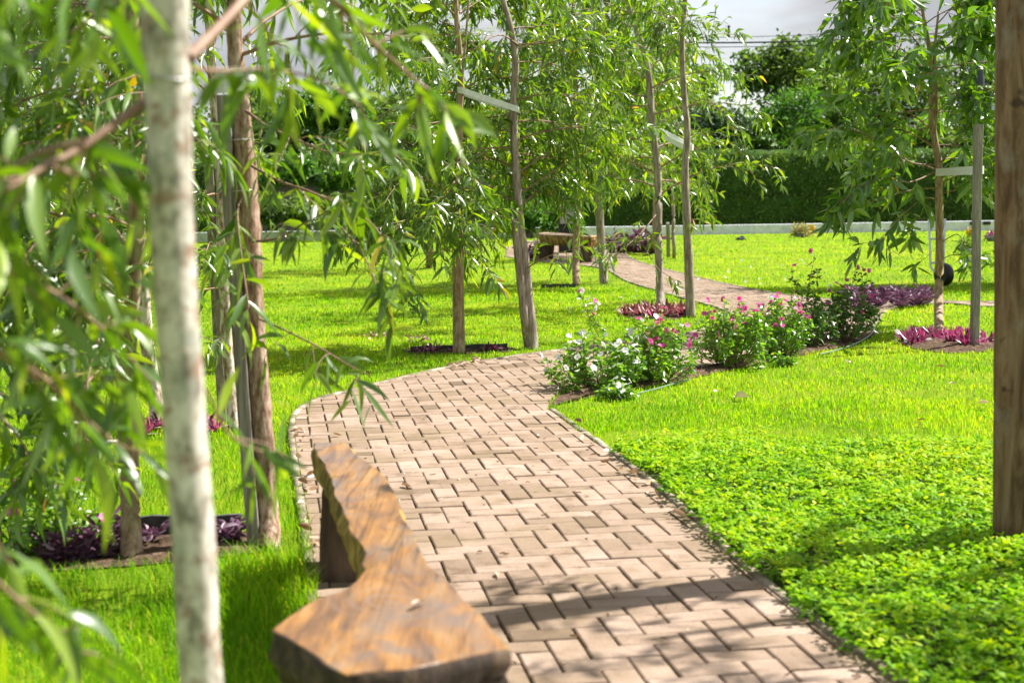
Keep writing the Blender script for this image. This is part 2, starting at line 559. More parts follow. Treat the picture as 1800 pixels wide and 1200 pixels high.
r_near = gp([(1560, 1200), (1440, 1113), (1300, 1001), (1200, 905), (1090, 815), (1010, 757), (962, 722)])
r_near = [r_near[0] - VAX * 2.6] + r_near
bed_edge = gp([(962, 722), (972, 700), (1000, 688), (1100, 680), (1220, 652), (1310, 640), (1400, 618), (1475, 598), (1530, 573), (1546, 553), (1575, 540), (1640, 534), (1690, 536), (1740, 540), (1900, 537), (2300, 535)])
far_edge = gp([(2300, 527), (1900, 530), (1740, 532), (1690, 532), (1640, 531), (1560, 530), (1480, 528), (1402, 523), (1300, 506), (1221, 488), (1130, 464), (1100, 450), (1090, 436), (1040, 425), (940, 424), (890, 436)])
isl_edge = gp([(890, 452), (960, 461), (1040, 469), (1075, 478), (1105, 495), (1185, 520), (1262, 541), (1296, 556), (1298, 563), (1270, 573), (1190, 592), (1100, 604)])
l_near = gp([(1100, 604), (1030, 612), (900, 630), (830, 641), (760, 655), (690, 672), (640, 685), (590, 697), (548, 712), (524, 732), (519, 760), (523, 800), (540, 900), (552, 990)])
l_near = l_near + [l_near[-1] - VAX * 3.2]
sr, sb, sf, si, sl = (smooth2(a, 6) for a in (r_near, bed_edge, far_edge, isl_edge, l_near))
PATH = np.vstack([sr, sb[1:], sf, si, sl[1:]])

def lawn_cols(n):
    t = noise(n, .9, 5, .6)
    r = ramp(n, [(.3, (.13, .24, .008)), (.5, (.22, .33, .01)), (.68, (.29, .37, .012)), (.82, (.34, .35, .05))])
    n.links.new(t.outputs['Fac'], r.inputs[0])
    t2 = noise(n, 60, 4, .7)
    r2 = ramp(n, [(.3, (.55, .55, .5)), (.6, (1, 1, 1)), (.8, (1.25, 1.2, 1.0))])
    n.links.new(t2.outputs['Fac'], r2.inputs[0])
    return mixc(n, r.outputs[0], r2.outputs[0], 1.0, 'MULTIPLY')
MT['lawn'] = solid_mat('lawn_turf', lawn_cols, .9, .1, (nh(90, 4, .7), .8, .03))
b = MB()
gx = np.concatenate([[-260, -60], np.linspace(-25, 40, 27), [90, 300]])
gy = np.concatenate([[-20, 0], np.linspace(3, 46, 18), [80, 400]])
vv = [(x, y, 0) for y in gy for x in gx]
nx = len(gx)
ff = [(j * nx + i, j * nx + i + 1, (j + 1) * nx + i + 1, (j + 1) * nx + i) for j in range(len(gy) - 1) for i in range(nx - 1)]
b.add(vv, ff)
tagp(b.build('lawn', MT['lawn'], smooth=False), 'bright green mown lawn on both sides of the brick path', 'lawn', kind='structure')

# path: sand bed, pavers in a herringbone, edging strips
MT['sand'] = solid_mat('joint_sand', nc(9, [(.3, (.045, .032, .015)), (.55, (.085, .06, .03)), (.72, (.07, .08, .018))]), .95, .1)
def paver(n):
    a = nd(n, 'ShaderNodeAttribute', attribute_name='rnd')
    r = ramp(n, [(0, (.145, .102, .067)), (.25, (.225, .163, .116)), (.55, (.3, .22, .168)), (1, (.365, .28, .227))])
    n.links.new(a.outputs['Fac'], r.inputs[0])
    t = noise(n, 7, 6, .65)
    r2 = ramp(n, [(.32, (.6, .55, .46)), (.46, (.92, .9, .87)), (.6, (1.03, 1.02, 1)), (.75, (1.1, 1.07, 1.03))])
    n.links.new(t.outputs['Fac'], r2.inputs[0])
    c = mixc(n, r.outputs[0], r2.outputs[0], 1.0, 'MULTIPLY')
    t3 = noise(n, 120, 3, .6)
    r3 = ramp(n, [(.3, (.8, .8, .8)), (.7, (1.15, 1.15, 1.15))])
    n.links.new(t3.outputs['Fac'], r3.inputs[0])
    c = mixc(n, c, r3.outputs[0], 1.0, 'MULTIPLY')
    t4 = noise(n, 1.7, 6, .68)
    r4 = ramp(n, [(.44, (0, 0, 0)), (.66, (.75, .75, .75))])
    n.links.new(t4.outputs['Fac'], r4.inputs[0])
    return mixc(n, c, (.2, .145, .085), r4.outputs[0])
MT['paver'] = solid_mat('clay_paver', paver, .8, .25, (nh(140, 4, .7), .5, .002))
b = MB()
b.add(np.c_[PATH, np.full(len(PATH), .004)], [tuple(range(len(PATH)))], 1)
def cliprect(poly, c, hu, hv):
    for ax, h in ((UAX, hu), (-UAX, hu), (VAX, hv), (-VAX, hv)):
        outp = []
        n = len(poly)
        for i in range(n):
            p = poly[i]; q = poly[(i + 1) % n]
            dp = (p - c) @ ax - h; dq = (q - c) @ ax - h
            if dp <= 0: outp.append(p)
            if dp * dq < 0: outp.append(p + (q - p) * (dp / (dp - dq)))
        poly = outp
        if len(poly) < 3: return []
    return poly
cells = []
for v in range(-60, 330):
    for u in range(-130, 260):
        k = (u - v) % 4
        if k == 0: cells.append((u + 1, v + .5, 1, .5))       # lies along u
        elif k == 3: pass
# pavers that lie along v: cell (u,v),(u,v+1) with (u - v) % 4 == 3 as the lower cell
for v in range(-60, 330):
    for u in range(-130, 260):
        if (u - v) % 4 == 3: cells.append((u + .5, v + 1, .5, 1))
cells = np.array(cells)
ctr = (cells[:, :1] * .1 - TX) * UAX[None] + (cells[:, 1:2] * .1 - TY) * VAX[None]
corner_in = []
for su in (-1, 1):
    for sv in (-1, 1):
        pc = ctr + UAX[None] * (su * cells[:, 2:3] * .1) + VAX[None] * (sv * cells[:, 3:4] * .1)
        corner_in.append(inpoly(pc[:, 0], pc[:, 1], PATH))
corner_in = np.array(corner_in).sum(0)
for i in np.nonzero(corner_in > 0)[0]:
    c = ctr[i]
    jit = RNG.normal(0, .0012, 2)
    hu = cells[i, 2] * .1 - .0037 + RNG.normal(0, .0006); hv = cells[i, 3] * .1 - .0034 + RNG.normal(0, .0006)
    zt = .0145 + RNG.normal(0, .0012)
    col = float(np.clip(RNG.normal(.57, .21) + .25 * (vnoise(c[0:1], c[1:2], 1.3, 3)[0] - .5), 0, 1))
    tilt = RNG.normal(0, .008, 2)
    if corner_in[i] == 4:
        rot = RNG.normal(0, .012)
        cu = UAX * math.cos(rot) + VAX * math.sin(rot); cv = -UAX * math.sin(rot) + VAX * math.cos(rot)
        vs = []
        for (ins, z) in ((0, -.004), (0, -.0035), (.0045, 0)):
            for su, sv in ((-1, -1), (1, -1), (1, 1), (-1, 1)):
                p = c + jit + cu * su * (hu - ins) + cv * sv * (hv - ins)
                vs.append((p[0], p[1], (zt + z if z > -.0039 else .002) + (su * hu * tilt[0] + sv * hv * tilt[1])))
        fs = [(8, 9, 10, 11)]
        for r_ in (0, 4):
            for k in range(4):
                k2 = (k + 1) % 4
                fs.append((r_ + k, r_ + k2, r_ + 4 + k2, r_ + 4 + k))
        b.add(vs, fs, 0, col)
    else:
        pl = cliprect(list(PATH), c, hu, hv)
        if len(pl) >= 3:
            n = len(pl)
            vs = [(p[0], p[1], .002) for p in pl] + [(p[0], p[1], zt) for p in pl]
            b.add(vs, [tuple(range(n, 2 * n))] + [(k, (k + 1) % n, n + (k + 1) % n, n + k) for k in range(n)], 0, col)
path_o = b.build('path', [MT['paver'], MT['sand']], smooth=False)
tagp(path_o, 'winding herringbone path of pinkish clay pavers', 'path', kind='structure')

MT['edging'] = solid_mat('concrete_edging', nc(5, [(.36, (.1, .08, .055)), (.5, (.21, .17, .12)), (.6, (.34, .3, .24)), (.72, (.45, .41, .35))], 6, .65), .9, .2, (nh(60, 5), .6, .004))
def strip(b, line, w, z0, z1, side):
    line = np.asarray(line)
    t = unit(np.gradient(line, axis=0)); nrm = np.c_[t[:, 1], -t[:, 0]] * side
    vs = []
    for p, q in zip(line, nrm):
        j = RNG.normal(0, .0015); zz = z1 + RNG.normal(0, .0015)
        vs += [(*p, z0), (*(p + q * (.004 + abs(j))), zz), (*(p + q * (w + j)), zz), (*(p + q * (w + .004)), z0)]
    fs = []
    for i in range(len(line) - 1):
        for k in range(3):
            fs.append((i * 4 + k, i * 4 + k + 1, i * 4 + 5 + k, i * 4 + 4 + k))
    b.add(vs, fs)
b = MB()
def dens(line, step=.09):
    line = np.asarray(line); seg = np.linalg.norm(np.diff(line, axis=0), axis=1); s = np.r_[0, np.cumsum(seg)]
    tt = np.arange(0, s[-1], step)
    return np.c_[np.interp(tt, s, line[:, 0]), np.interp(tt, s, line[:, 1])]
strip(b, dens(sr), .036, .0, .022, 1)
strip(b, dens(sl), .036, .0, .022, 1)
strip(b, dens(si), .04, .0, .02, 1)
strip(b, dens(sf), .04, .0, .02, 1)
strip(b, dens(sb[30:]), .04, .0, .02, 1)
tagp(b.build('kerb', MT['edging']), 'thin pale concrete edging strip along the brick path', 'kerb', kind='structure')

# ------------------------------------------------------------------ planting beds
MT['soil'] = solid_mat('bed_soil', nc(26, [(.3, (.035, .022, .015)), (.5, (.1, .065, .042)), (.66, (.22, .15, .1)), (.82, (.42, .31, .2))], 7, .7), .95, .1, (nh(45, 6, .7), 1.0, .02))
BEDS = []
def bed(poly_px, zc=.03, label=''):
    line = smooth2(gp(poly_px + poly_px[:1]), 4)[:-1]
    BEDS.append(line)
    c = line.mean(0)
    b = MB()
    n = len(line); vs = []; K = 7
    for r_ in range(K):
        f = 1 - r_ / K
        for p in line:
            q = c + (p - c) * f
            vs.append((*q, .006 + (0 if r_ == 0 else zc * (1 - f ** 3) + RNG.normal(0, .007))))
    vs.append((*c, .006 + zc))
    fs = [(r_ * n + i, r_ * n + (i + 1) % n, (r_ + 1) * n + (i + 1) % n, (r_ + 1) * n + i) for r_ in range(K - 1) for i in range(n)]
    fs += [((K - 1) * n + i, (K - 1) * n + (i + 1) % n, K * n) for i in range(n)]
    b.add(vs, fs)
    return tagp(b.build('soil_bed', MT['soil'], smooth=True), label, 'soil', kind='structure')
bed([(966, 716), (978, 700), (1004, 690), (1100, 683), (1222, 655), (1312, 643), (1400, 621), (1475, 601), (1527, 577), (1538, 590), (1488, 608), (1400, 627), (1300, 648), (1225, 664), (1150, 680), (1075, 692), (1010, 706)], .03, 'brown soil strip under the flower bushes beside the path')
bed([(1575, 603), (1640, 593), (1750, 596), (1756, 612), (1700, 622), (1620, 616)], .03, 'brown soil round the slender tree on the right')
bed([(40, 960), (170, 950), (420, 936), (490, 945), (480, 968), (300, 990), (120, 1004), (20, 1000)], .02, 'mulched soil patch under the trees on the left')
bed([(722, 622), (720, 615), (890, 611), (896, 618), (830, 622)], .01, 'narrow soil patch at the foot of the smooth tree')
bed([(1085, 556), (1150, 540), (1205, 548), (1200, 561), (1140, 563)], .02, 'soil patch at the foot of the bent tree on the island lawn')

# ------------------------------------------------------------------ grass blades
def scatter(n, ymin, ymax, power=2.0):
    """points in the view wedge (with a margin), density falling with distance"""
    u = RNG.random(n)
    if power == 2.0:
        y = ymin / (1 - u * (1 - ymin / ymax))      # pdf ~ 1/y^2 in y, times wedge width ~ y gives 1/y^3 ... corrected below
    else:
        y = ymin * (ymax / ymin) ** u
    x = (RNG.random(n) * 2 - 1) * (y * .4 + .5)
    return x, y
COVER_POLY = np.array(gp([(1070, 800), (1120, 790), (1300, 786), (1500, 790), (1700, 797), (1900, 800), (2300, 900), (2500, 1300), (1760, 1330), (1555, 1200), (1430, 1110), (1292, 1000), (1192, 905)]))
COVER_POLY = np.vstack([COVER_POLY[:8], [(3.5, 2.6), (1.28, 2.6)], COVER_POLY[9:]])
def blades(n, ymin, ymax, h0, wmin):
    x, y = scatter(n, ymin, ymax, 1)
    bad = inpoly(x, y, PATH)
    for q in BEDS: bad |= inpoly(x, y, q)
    bad |= inpoly(x, y, COVER_POLY) & (RNG.random(n) > np.clip((y - 6.7) / 1.0, .06, 1))
    # turf seam on the right lawn
    s0, s1 = G(1040, 723)[:2], G(1745, 725)[:2]
    t = s1 - s0; ln = np.linalg.norm(t); t /= ln
    dd = np.c_[x, y] - s0
    al = dd @ t; pe = dd @ np.array([-t[1], t[0]]) + .03 * np.sin(al * 5)
    bad |= (al > 0) & (al < ln) & (np.abs(pe) < .022 + .02 * vnoise(x, y, .3, 9)) & (RNG.random(n) > .15)
    # worn, thinner patches
    bad |= (vnoise(x, y, .5, 2) > .8) & (RNG.random(n) > .55)
    k = ~bad
    x, y = x[k], y[k]
    return x, y
def make_blades(x, y, h0, seedrnd=0):
    n = len(x)
    dist = np.hypot(x, y)
    # taller where nobody mows: next to the edging and the bench
    near = np.exp(-np.maximum(0, np.hypot((x + .85) / .42, (y - 4.9) / .9) - .4) * 2.2)
    h = h0 * RNG.uniform(.55, 1.3, n) * (1 + 1.5 * near) * (.8 + .5 * vnoise(x, y, .7, 5))
    w = np.maximum(.0032, dist * .00052) * RNG.uniform(.7, 1.4, n)
    a = RNG.uniform(0, 2 * np.pi, n)
    lean = RNG.uniform(.1, 1.0, n) * h
    la = a + RNG.normal(0, .6, n)
    wx, wy = -np.sin(a) * w * .5, np.cos(a) * w * .5
    lx, ly = np.cos(la) * lean, np.sin(la) * lean
    z = np.zeros(n)
    V = np.stack([np.c_[x - wx, y - wy, z - .003], np.c_[x + wx, y + wy, z - .003],
                  np.c_[x + lx * .35 + wx * .8, y + ly * .35 + wy * .8, h * .6], np.c_[x + lx * .35 - wx * .8, y + ly * .35 - wy * .8, h * .6],
                  np.c_[x + lx, y + ly, h]], 1)
    rnd = np.clip(.42 + .55 * (vnoise(x, y, 1.6, 4) - .5) + .45 * (vnoise(x, y, .35, 8) - .5) + RNG.normal(0, .22, n), 0, 1)
    rnd = np.clip(rnd + .12 * (vnoise(x, y, 4.5, 14) - .4), 0, 1)
    od = RNG.random(n) < .05
    rnd[od] = RNG.uniform(.9, 1, od.sum())
    return V, rnd
parts = []
for n, a_, b_, h0 in ((125000, 3.4, 9, .031), (140000, 8, 20, .027), (60000, 18, 46, .033)):
    x, y = blades(n, a_, b_, h0, .003)
    parts.append(make_blades(x, y, h0))
V = np.concatenate([p[0] for p in parts]); R = np.concatenate([p[1] for p in parts])
n = len(V)
pat = np.array([0, 1, 2, 3, 3, 2, 4])
gr = np_mesh('grass', V.reshape(-1, 3), (pat[None] + (np.arange(n) * 5)[:, None]).ravel(), (np.array([0, 4])[None] + (np.arange(n) * 7)[:, None]).ravel(), MT['grass'], np.repeat(R, 5))
tagp(gr, 'short bright green grass blades covering the lawns', 'grass', kind='stuff')

# ------------------------------------------------------------------ leafy ground cover (right foreground)
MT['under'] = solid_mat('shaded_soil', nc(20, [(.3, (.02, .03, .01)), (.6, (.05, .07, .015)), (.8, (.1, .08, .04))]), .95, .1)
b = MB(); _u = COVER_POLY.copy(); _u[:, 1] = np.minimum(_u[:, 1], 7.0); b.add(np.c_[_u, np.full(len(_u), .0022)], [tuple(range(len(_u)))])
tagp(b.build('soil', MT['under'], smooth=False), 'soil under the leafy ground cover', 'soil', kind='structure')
n = 26000
lo_, hi_ = COVER_POLY.min(0), COVER_POLY.max(0)
x = RNG.uniform(.4, 3.4, n); y = RNG.uniform(3.0, 8.1, n)
edge = .35 * (vnoise(x, y, .35, 6) - .5) + .3 * (vnoise(x, y, .11, 16) - .5)
k = inpoly(x + edge * .4, y + edge, COVER_POLY) & ~inpoly(x + .012, y, PATH)
k &= (x < y * .42 + .4)
k &= RNG.random(n) < np.clip((7.85 - y + 1.0 * (vnoise(x, y, .4, 31) - .5)) / .9, .0, 1)
x, y = x[k], y[k]; n = len(x)
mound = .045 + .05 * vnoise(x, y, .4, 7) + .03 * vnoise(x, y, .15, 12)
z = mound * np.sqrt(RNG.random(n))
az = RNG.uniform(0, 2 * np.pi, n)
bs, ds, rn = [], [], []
r0 = np.clip(.25 + .55 * z / .12 + RNG.normal(0, .14, n) + .25 * (vnoise(x, y, .5, 3) - .5), 0, 1)  # deeper leaves take a darker tone, self-shadow put into the colour
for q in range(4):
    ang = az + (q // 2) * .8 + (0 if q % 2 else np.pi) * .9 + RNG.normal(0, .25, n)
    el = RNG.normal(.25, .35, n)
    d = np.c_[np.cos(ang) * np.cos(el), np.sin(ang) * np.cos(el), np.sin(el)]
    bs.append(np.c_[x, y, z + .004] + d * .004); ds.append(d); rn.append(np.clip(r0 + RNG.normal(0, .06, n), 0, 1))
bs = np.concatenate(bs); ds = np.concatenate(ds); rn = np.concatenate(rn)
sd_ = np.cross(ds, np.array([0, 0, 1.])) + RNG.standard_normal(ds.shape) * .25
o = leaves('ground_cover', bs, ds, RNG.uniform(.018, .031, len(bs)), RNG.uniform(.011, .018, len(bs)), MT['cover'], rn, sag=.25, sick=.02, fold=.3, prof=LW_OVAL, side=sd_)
tagp(o, 'low yellow green ground cover of small oval leaves beside the path', 'ground cover', kind='stuff')

# ------------------------------------------------------------------ trees
class Tree:
    def __init__(s, name, base, label, cat='tree', group=None, bark='bark_grey', leafmat='leaf', lw=(.13, .019), seed=0):
        s.t = thing(name, base, label, cat, group)
        s.base = np.array(base, float)
        s.bark = MT[bark]; s.leafmat = MT[leafmat]; s.lw = lw
        s.wood = MB(); s.rng = np.random.default_rng(seed)
        s.lb, s.ld, s.ls, s.lr = [], [], [], []
        s.brs = []; s.stems = []
        s.trunk = None; s.odd = .006
    def stem(s, pts, radii, seg=12, wob=.03, main=False):
        p, r = crom(np.array(pts), np.array(radii, float), 6)
        w = s.wood
        if s.trunk is not None and not main:
            w = MB(); s.stems.append(w)
        w.tube(p, r, seg, True, wob)
        if main or s.trunk is None:
            s.trunk = (p, r)
        return p
    def twigleaves(s, pts, n, spread=1.0, start=.1, scale=1.0, young=.0):
        """hang n leaves along a twig polyline"""
        pts = np.asarray(pts); rng = s.rng
        seg = np.linalg.norm(np.diff(pts, axis=0), axis=1); cs = np.r_[0, np.cumsum(seg)]
        t = (start + (1 - start) * (np.arange(n) + rng.random(n) * .8) / n) * cs[-1]
        t = np.minimum(t, cs[-1])
        b = np.stack([np.interp(t, cs, pts[:, i]) for i in range(3)], 1)
        tan = unit(np.stack([np.interp(t, cs, np.gradient(pts[:, i], cs)) for i in range(3)], 1))
        side = unit(np.cross(tan, np.array([0, 0, 1.]) + .3 * rng.standard_normal((n, 3))))
        sg = np.where(np.arange(n) % 2 == 0, 1, -1)[:, None]
        d = tan * rng.uniform(.2, .8, (n, 1)) + side * sg * rng.uniform(.3, 1.0, (n, 1)) * spread + np.array([0, 0, -1.]) * (rng.uniform(-.4, .9, (n, 1))) + .33 * rng.standard_normal((n, 3))
        s.lb.append(b); s.ld.append(d)
        s.ls.append(rng.uniform(.62, 1.15, n) * scale)
        r = np.clip(rng.beta(2, 2.2, n) * .86 + .12 * (t / cs[-1] > .8) + young, 0, .97)
        odd = rng.random(n) < s.odd
        r[odd] = rng.uniform(.96, 1, odd.sum())
        s.lr.append(r)
    def curve(s, p0, d, L_, droop, n=9, wig=.05):
        p = [np.array(p0, float)]; d = unit(np.array(d, float))
        for i in range(n):
            d = unit(d + np.array([0, 0, -droop / n * (.4 + 1.3 * i / n)]) + s.rng.standard_normal(3) * wig)
            p.append(p[-1] + d * L_ / n)
        return np.array(p)
    def branch(s, p0, d, L_, r0, droop=.8, ntw=7, twl=.35, nlf=11, start=.25, wig=.05, scale=1.0, bare=False):
        c = s.curve(p0, d, L_, droop, 9, wig)
        s.limb(c, r0, ntw, twl, nlf, start, scale)
        return c
    def limb(s, c, r0, ntw=7, twl=.35, nlf=11, start=.25, scale=1.0, r1=.0016, droop=.95):
        c = np.asarray(c, float)
        if len(c) < 8:
            c, _ = crom(c, np.ones(len(c)), 5)
        rr = np.linspace(r0, r1, len(c))
        s.br = MB(); s.brs.append(s.br)
        s.br.tube(c, rr, 6, False)
        m = len(c)
        tan = unit(np.gradient(c, axis=0))
        for k in range(ntw):
            f = start + (1 - start) * (k + s.rng.random() * .8) / ntw
            i = min(int(f * (m - 1)), m - 2)
            side = unit(np.cross(tan[i], s.rng.standard_normal(3)))
            dd = tan[i] * .7 + side * s.rng.uniform(.4, 1.0) + np.array([0, 0, s.rng.uniform(-.25, .3)])
            tw = s.curve(c[i], dd, twl * s.rng.uniform(.55, 1.25) * (1.1 - .45 * f), droop, 6, .09)
            s.br.tube(tw, np.linspace(max(r0 * .35, .0016), .001, len(tw)), 4, False)
            s.twigleaves(tw, max(3, int(nlf * s.rng.uniform(.7, 1.2))), scale=scale)
        s.twigleaves(c[int(m * .5):], max(3, int(nlf * 1.1)), scale=scale)
    def crown(s, z0, z1, n, Lfun, r0=.009, el=(.15, .75), droop=.9, ntw=7, twl=.35, nlf=11, azs=None, keep=None, scale=1.0, start=.25):
        p, r = s.trunk
        g = s.rng.random() * 6.28
        for i in range(n):
            f = (i + s.rng.random() * .9) / n
            z = z0 + (z1 - z0) * f
            k = int(np.argmin(np.abs(p[:, 2] - z)))
            a = g + i * 2.39996 + s.rng.normal(0, .25)
            if azs is not None:
                a = azs(f, a, s.rng)
            e = s.rng.uniform(*el)
            d = (math.cos(a) * math.cos(e), math.sin(a) * math.cos(e), math.sin(e))
            L_ = Lfun(f) * s.rng.uniform(.75, 1.2)
            if keep is not None and not keep(p[k] + np.array(d) * L_ * .8 - np.array([0, 0, .2])):
                continue
            s.branch(p[k], d, L_, r0 * (1.1 - .5 * f), droop, ntw, twl, nlf, start, scale=scale)
    def done(s, sag=.42, sick=.2, trunk_name='trunk'):
        s.wood.build('trunk', s.bark, s.t)
        for w in s.stems: w.build('stem', s.bark, s.t)
        for w in s.brs: w.build('branch', MT['twig'], s.t)
        if s.lb:
            b = np.concatenate(s.lb); d = np.concatenate(s.ld); sc = np.concatenate(s.ls); r = np.concatenate(s.lr)
            leaves('crown', b, d, s.lw[0] * sc, s.lw[1] * sc * RNG.uniform(.8, 1.25, len(b)), s.leafmat, r, s.t, sag, sick, .35)
        return len(np.concatenate(s.lb)) if s.lb else 0

def PL(l, d):
    return [P(x, y, d) for x, y in l]
NLEAF = {}
GRP = 'young slender trees planted on the lawns'

# foreground lichen trunk
def trunk_from(pxs, d, base):
    return [np.array(base)] + PL(pxs, d)
D1 = 2.1
base = P(352, 1200, D1); base = np.array([base[0] + .045, D1, -.02])
t = Tree('foreground_tree', base, 'blurred pale lichen spotted trunk nearest the camera, with a thick side branch to the left', group=GRP, bark='bark_lichen', lw=(.095, .0205), seed=3)
t.odd = 0
t.stem([base] + PL([(356, 1200), (345, 1000), (322, 700), (302, 400), (294, 100), (291, -60), (290, -300), (289, -520)], D1), [.034, .0305, .03, .03, .0315, .0325, .032, .03, .026], 16, .02)
def hb(t, pts, r0, ntw, twl, nlf, start=.15, scale=1.0, droop=1.0):
    t.limb(np.array([P(x, y, d) for x, y, d in pts]), r0, ntw, twl, nlf, start, scale, droop=droop)
hb(t, [(262, 175, 2.1), (205, 215, 2.05), (140, 262, 2.0), (80, 292, 1.95), (20, 328, 1.9), (-60, 362, 1.85)], .008, 5, .2, 6, .15)
hb(t, [(150, 250, 2.0), (80, 265, 2.02), (10, 300, 2.05), (-40, 330, 2.1)], .006, 4, .15, 6, .2)
hb(t, [(90, 292, 1.95), (130, 306, 2.0), (190, 312, 2.1), (255, 345, 2.2)], .005, 4, .15, 6, .2)
hb(t, [(332, 102, 2.1), (385, 48, 2.2), (430, 0, 2.3), (480, -40, 2.4), (540, -30, 2.5), (600, 15, 2.6), (660, 80, 2.7), (740, 150, 2.8), (800, 190, 2.9), (850, 215, 2.95)], .009, 11, .18, 6, .3, scale=1.0)
hb(t, [(335, 122, 2.1), (400, 124, 2.3), (470, 122, 2.5), (560, 140, 2.7), (640, 190, 2.8)], .0035, 7, .17, 6, .3)
hb(t, [(-90, 420, 1.9), (-10, 455, 2.0), (70, 500, 2.1), (140, 545, 2.2), (200, 600, 2.3), (272, 675, 2.35)], .006, 9, .17, 6, .1)
hb(t, [(-90, 560, 1.8), (0, 622, 1.95), (70, 660, 2.1), (130, 715, 2.2), (190, 770, 2.3), (250, 800, 2.35)], .006, 8, .16, 6, .1)
hb(t, [(-90, 960, 1.7), (-20, 1010, 1.75), (40, 1062, 1.8), (100, 1110, 1.85), (140, 1160, 1.9)], .004, 5, .12, 6, .2)
hb(t, [(-80, 860, 1.8), (-10, 950, 1.85), (30, 1010, 1.9)], .004, 3, .12, 5, .3)
hb(t, [(288, -60, 2.1), (200, -90, 2.0), (110, -60, 1.95), (20, -20, 1.9), (-60, 40, 1.9)], .008, 6, .2, 6, .1)
hb(t, [(300, -40, 2.1), (240, -30, 2.3), (180, 20, 2.5), (120, 60, 2.6)], .006, 4, .2, 6, .2)
hb(t, [(330, 640, 2.2), (370, 700, 2.35), (400, 760, 2.5), (450, 790, 2.55), (500, 800, 2.6)], .003, 4, .12, 4, .3)
NLEAF['fg'] = t.done(.36, .18)
b = MB()
k = crom(np.array(PL([(288, 138), (312, 142), (336, 140)], D1 - .034)), np.ones(3), 4)[0]
ctr_ = P(293, 140, D1)
ring = [ctr_ + np.array([math.cos(a) * .0335, math.sin(a) * .0335, .002 * math.sin(a * 2)]) for a in np.linspace(0, 2 * np.pi, 25)]
b.tube(ring, [.0016] * 25, 5, False)
MT['wire'] = solid_mat('galvanised_wire', lambda n: (.4, .4, .4), .4, .5, None, .8)
tagp(b.build('wire_tie', MT['wire'], base=ctr_), 'dark wire tied round the blurred pale trunk nearest the camera', 'wire')

def stake(pbot, ptop, w, label, mat='grey_wood', wires=()):
    b = MB()
    pbot = np.array(pbot, float); ptop = np.array(ptop, float)
    ax = unit(ptop - pbot); a = unit(np.cross(ax, [0.25, -1, 0])); c = np.cross(ax, a)
    n = 6; vs = []
    for i in range(n + 1):
        p = pbot + (ptop - pbot) * i / n + a * RNG.normal(0, .002)
        e = w * .5 * (1 + RNG.normal(0, .02)); q = e * .82
        for s1, s2 in ((-e, -q), (-q, -e), (q, -e), (e, -q), (e, q), (q, e), (-q, e), (-e, q)):
            vs.append(p + a * s1 + c * s2)
    fs = [(i * 8 + k, i * 8 + (k + 1) % 8, (i + 1) * 8 + (k + 1) % 8, (i + 1) * 8 + k) for i in range(n) for k in range(8)]
    fs += [tuple(n * 8 + k for k in range(8))]
    b.add(vs, fs)
    base = pbot.copy(); base[2] = 0
    return tagp(b.build('tree_stake', MT[mat], smooth=False, base=base), label, 'stake', 'stakes supporting the young trees')

MT['strap'] = solid_mat('white_webbing', nc(30, [(.3, (.6, .62, .62)), (.7, (.78, .8, .8))]), .6, .3, (nh(200, 2, .5), .2, .001))
def strap(pa, pb, w, label, ra=.035, rb=.035, depth=.01):
    """flat webbing band running from one upright to another and round both"""
    pa = np.array(pa, float); pb = np.array(pb, float)
    ax = unit(pb - pa); hz = unit(np.cross(ax, [0, 0, 1.])); 
    loop = []
    for th in np.linspace(-math.pi / 2, math.pi / 2, 9):
        loop.append(pb + ax * math.cos(th) * rb + hz * math.sin(th) * rb)
    for th in np.linspace(math.pi / 2, 3 * math.pi / 2, 9):
        loop.append(pa + ax * math.cos(th) * ra + hz * math.sin(th) * ra)
    loop = np.array(loop); n = len(loop)
    upv = np.array([0, 0, w / 2])
    vs = []
    for p in loop:
        o_ = unit(p - (pa + ax * np.dot(p - pa, ax)))
        vs += [p - upv, p + upv, p + upv + o_ * .0025, p - upv + o_ * .0025]
    fs = []
    for i in range(n):
        j = (i + 1) % n
        for k in range(4):
            k2 = (k + 1) % 4
            fs.append((i * 4 + k, i * 4 + k2, j * 4 + k2, j * 4 + k))
    b = MB(); b.add(vs, fs)
    return tagp(b.build('tree_strap', MT['strap'], smooth=False, base=pa), label, 'strap', 'white straps tying the young trees')

# dark stake behind the foreground trunk
stake([P(262, 600, 2.25)[0] + .05, 2.25, 0], P(241, -300, 2.25), .024, 'thin grey stake hidden behind the blurred nearest trunk')

# second tree on the left (three stems)
b_ = G(232, 985)
t = Tree('young_tree', b_, 'slim tan trunk rising from the purple leaved mulch bed at left', group=GRP, bark='bark_tan', lw=(.11, .024), seed=5)
t.stem([b_ + [0, 0, -.02]] + PL([(230, 930), (226, 800), (222, 650), (228, 500), (238, 400), (240, 250), (236, 100), (225, -100), (220, -300)], 5.34), [.042, .039, .037, .036, .034, .03, .028, .026, .022, .018], 14, .02, True)
t.stem(PL([(228, 620), (234, 560), (240, 480), (246, 420)], 5.3), [.016, .02, .022, .018], 10)
hb(t, [(228, 505, 5.3), (205, 482, 5.25), (170, 472, 5.2), (120, 470, 5.1), (60, 490, 5.0)], .009, 6, .3, 9)
hb(t, [(226, 640, 5.3), (190, 655, 5.2), (150, 660, 5.1), (100, 690, 5.0)], .005, 4, .25, 7)
hb(t, [(225, 700, 5.3), (190, 720, 5.3), (160, 705, 5.3)], .004, 3, .2, 6)
t.crown(.75, 3.2, 46, lambda f: 1.0 - .2 * f, .008, (-.1, .7), 1.1, 8, .34, 12, keep=lambda p: proj(p)[0] < 330 or p[2] > 2.4)
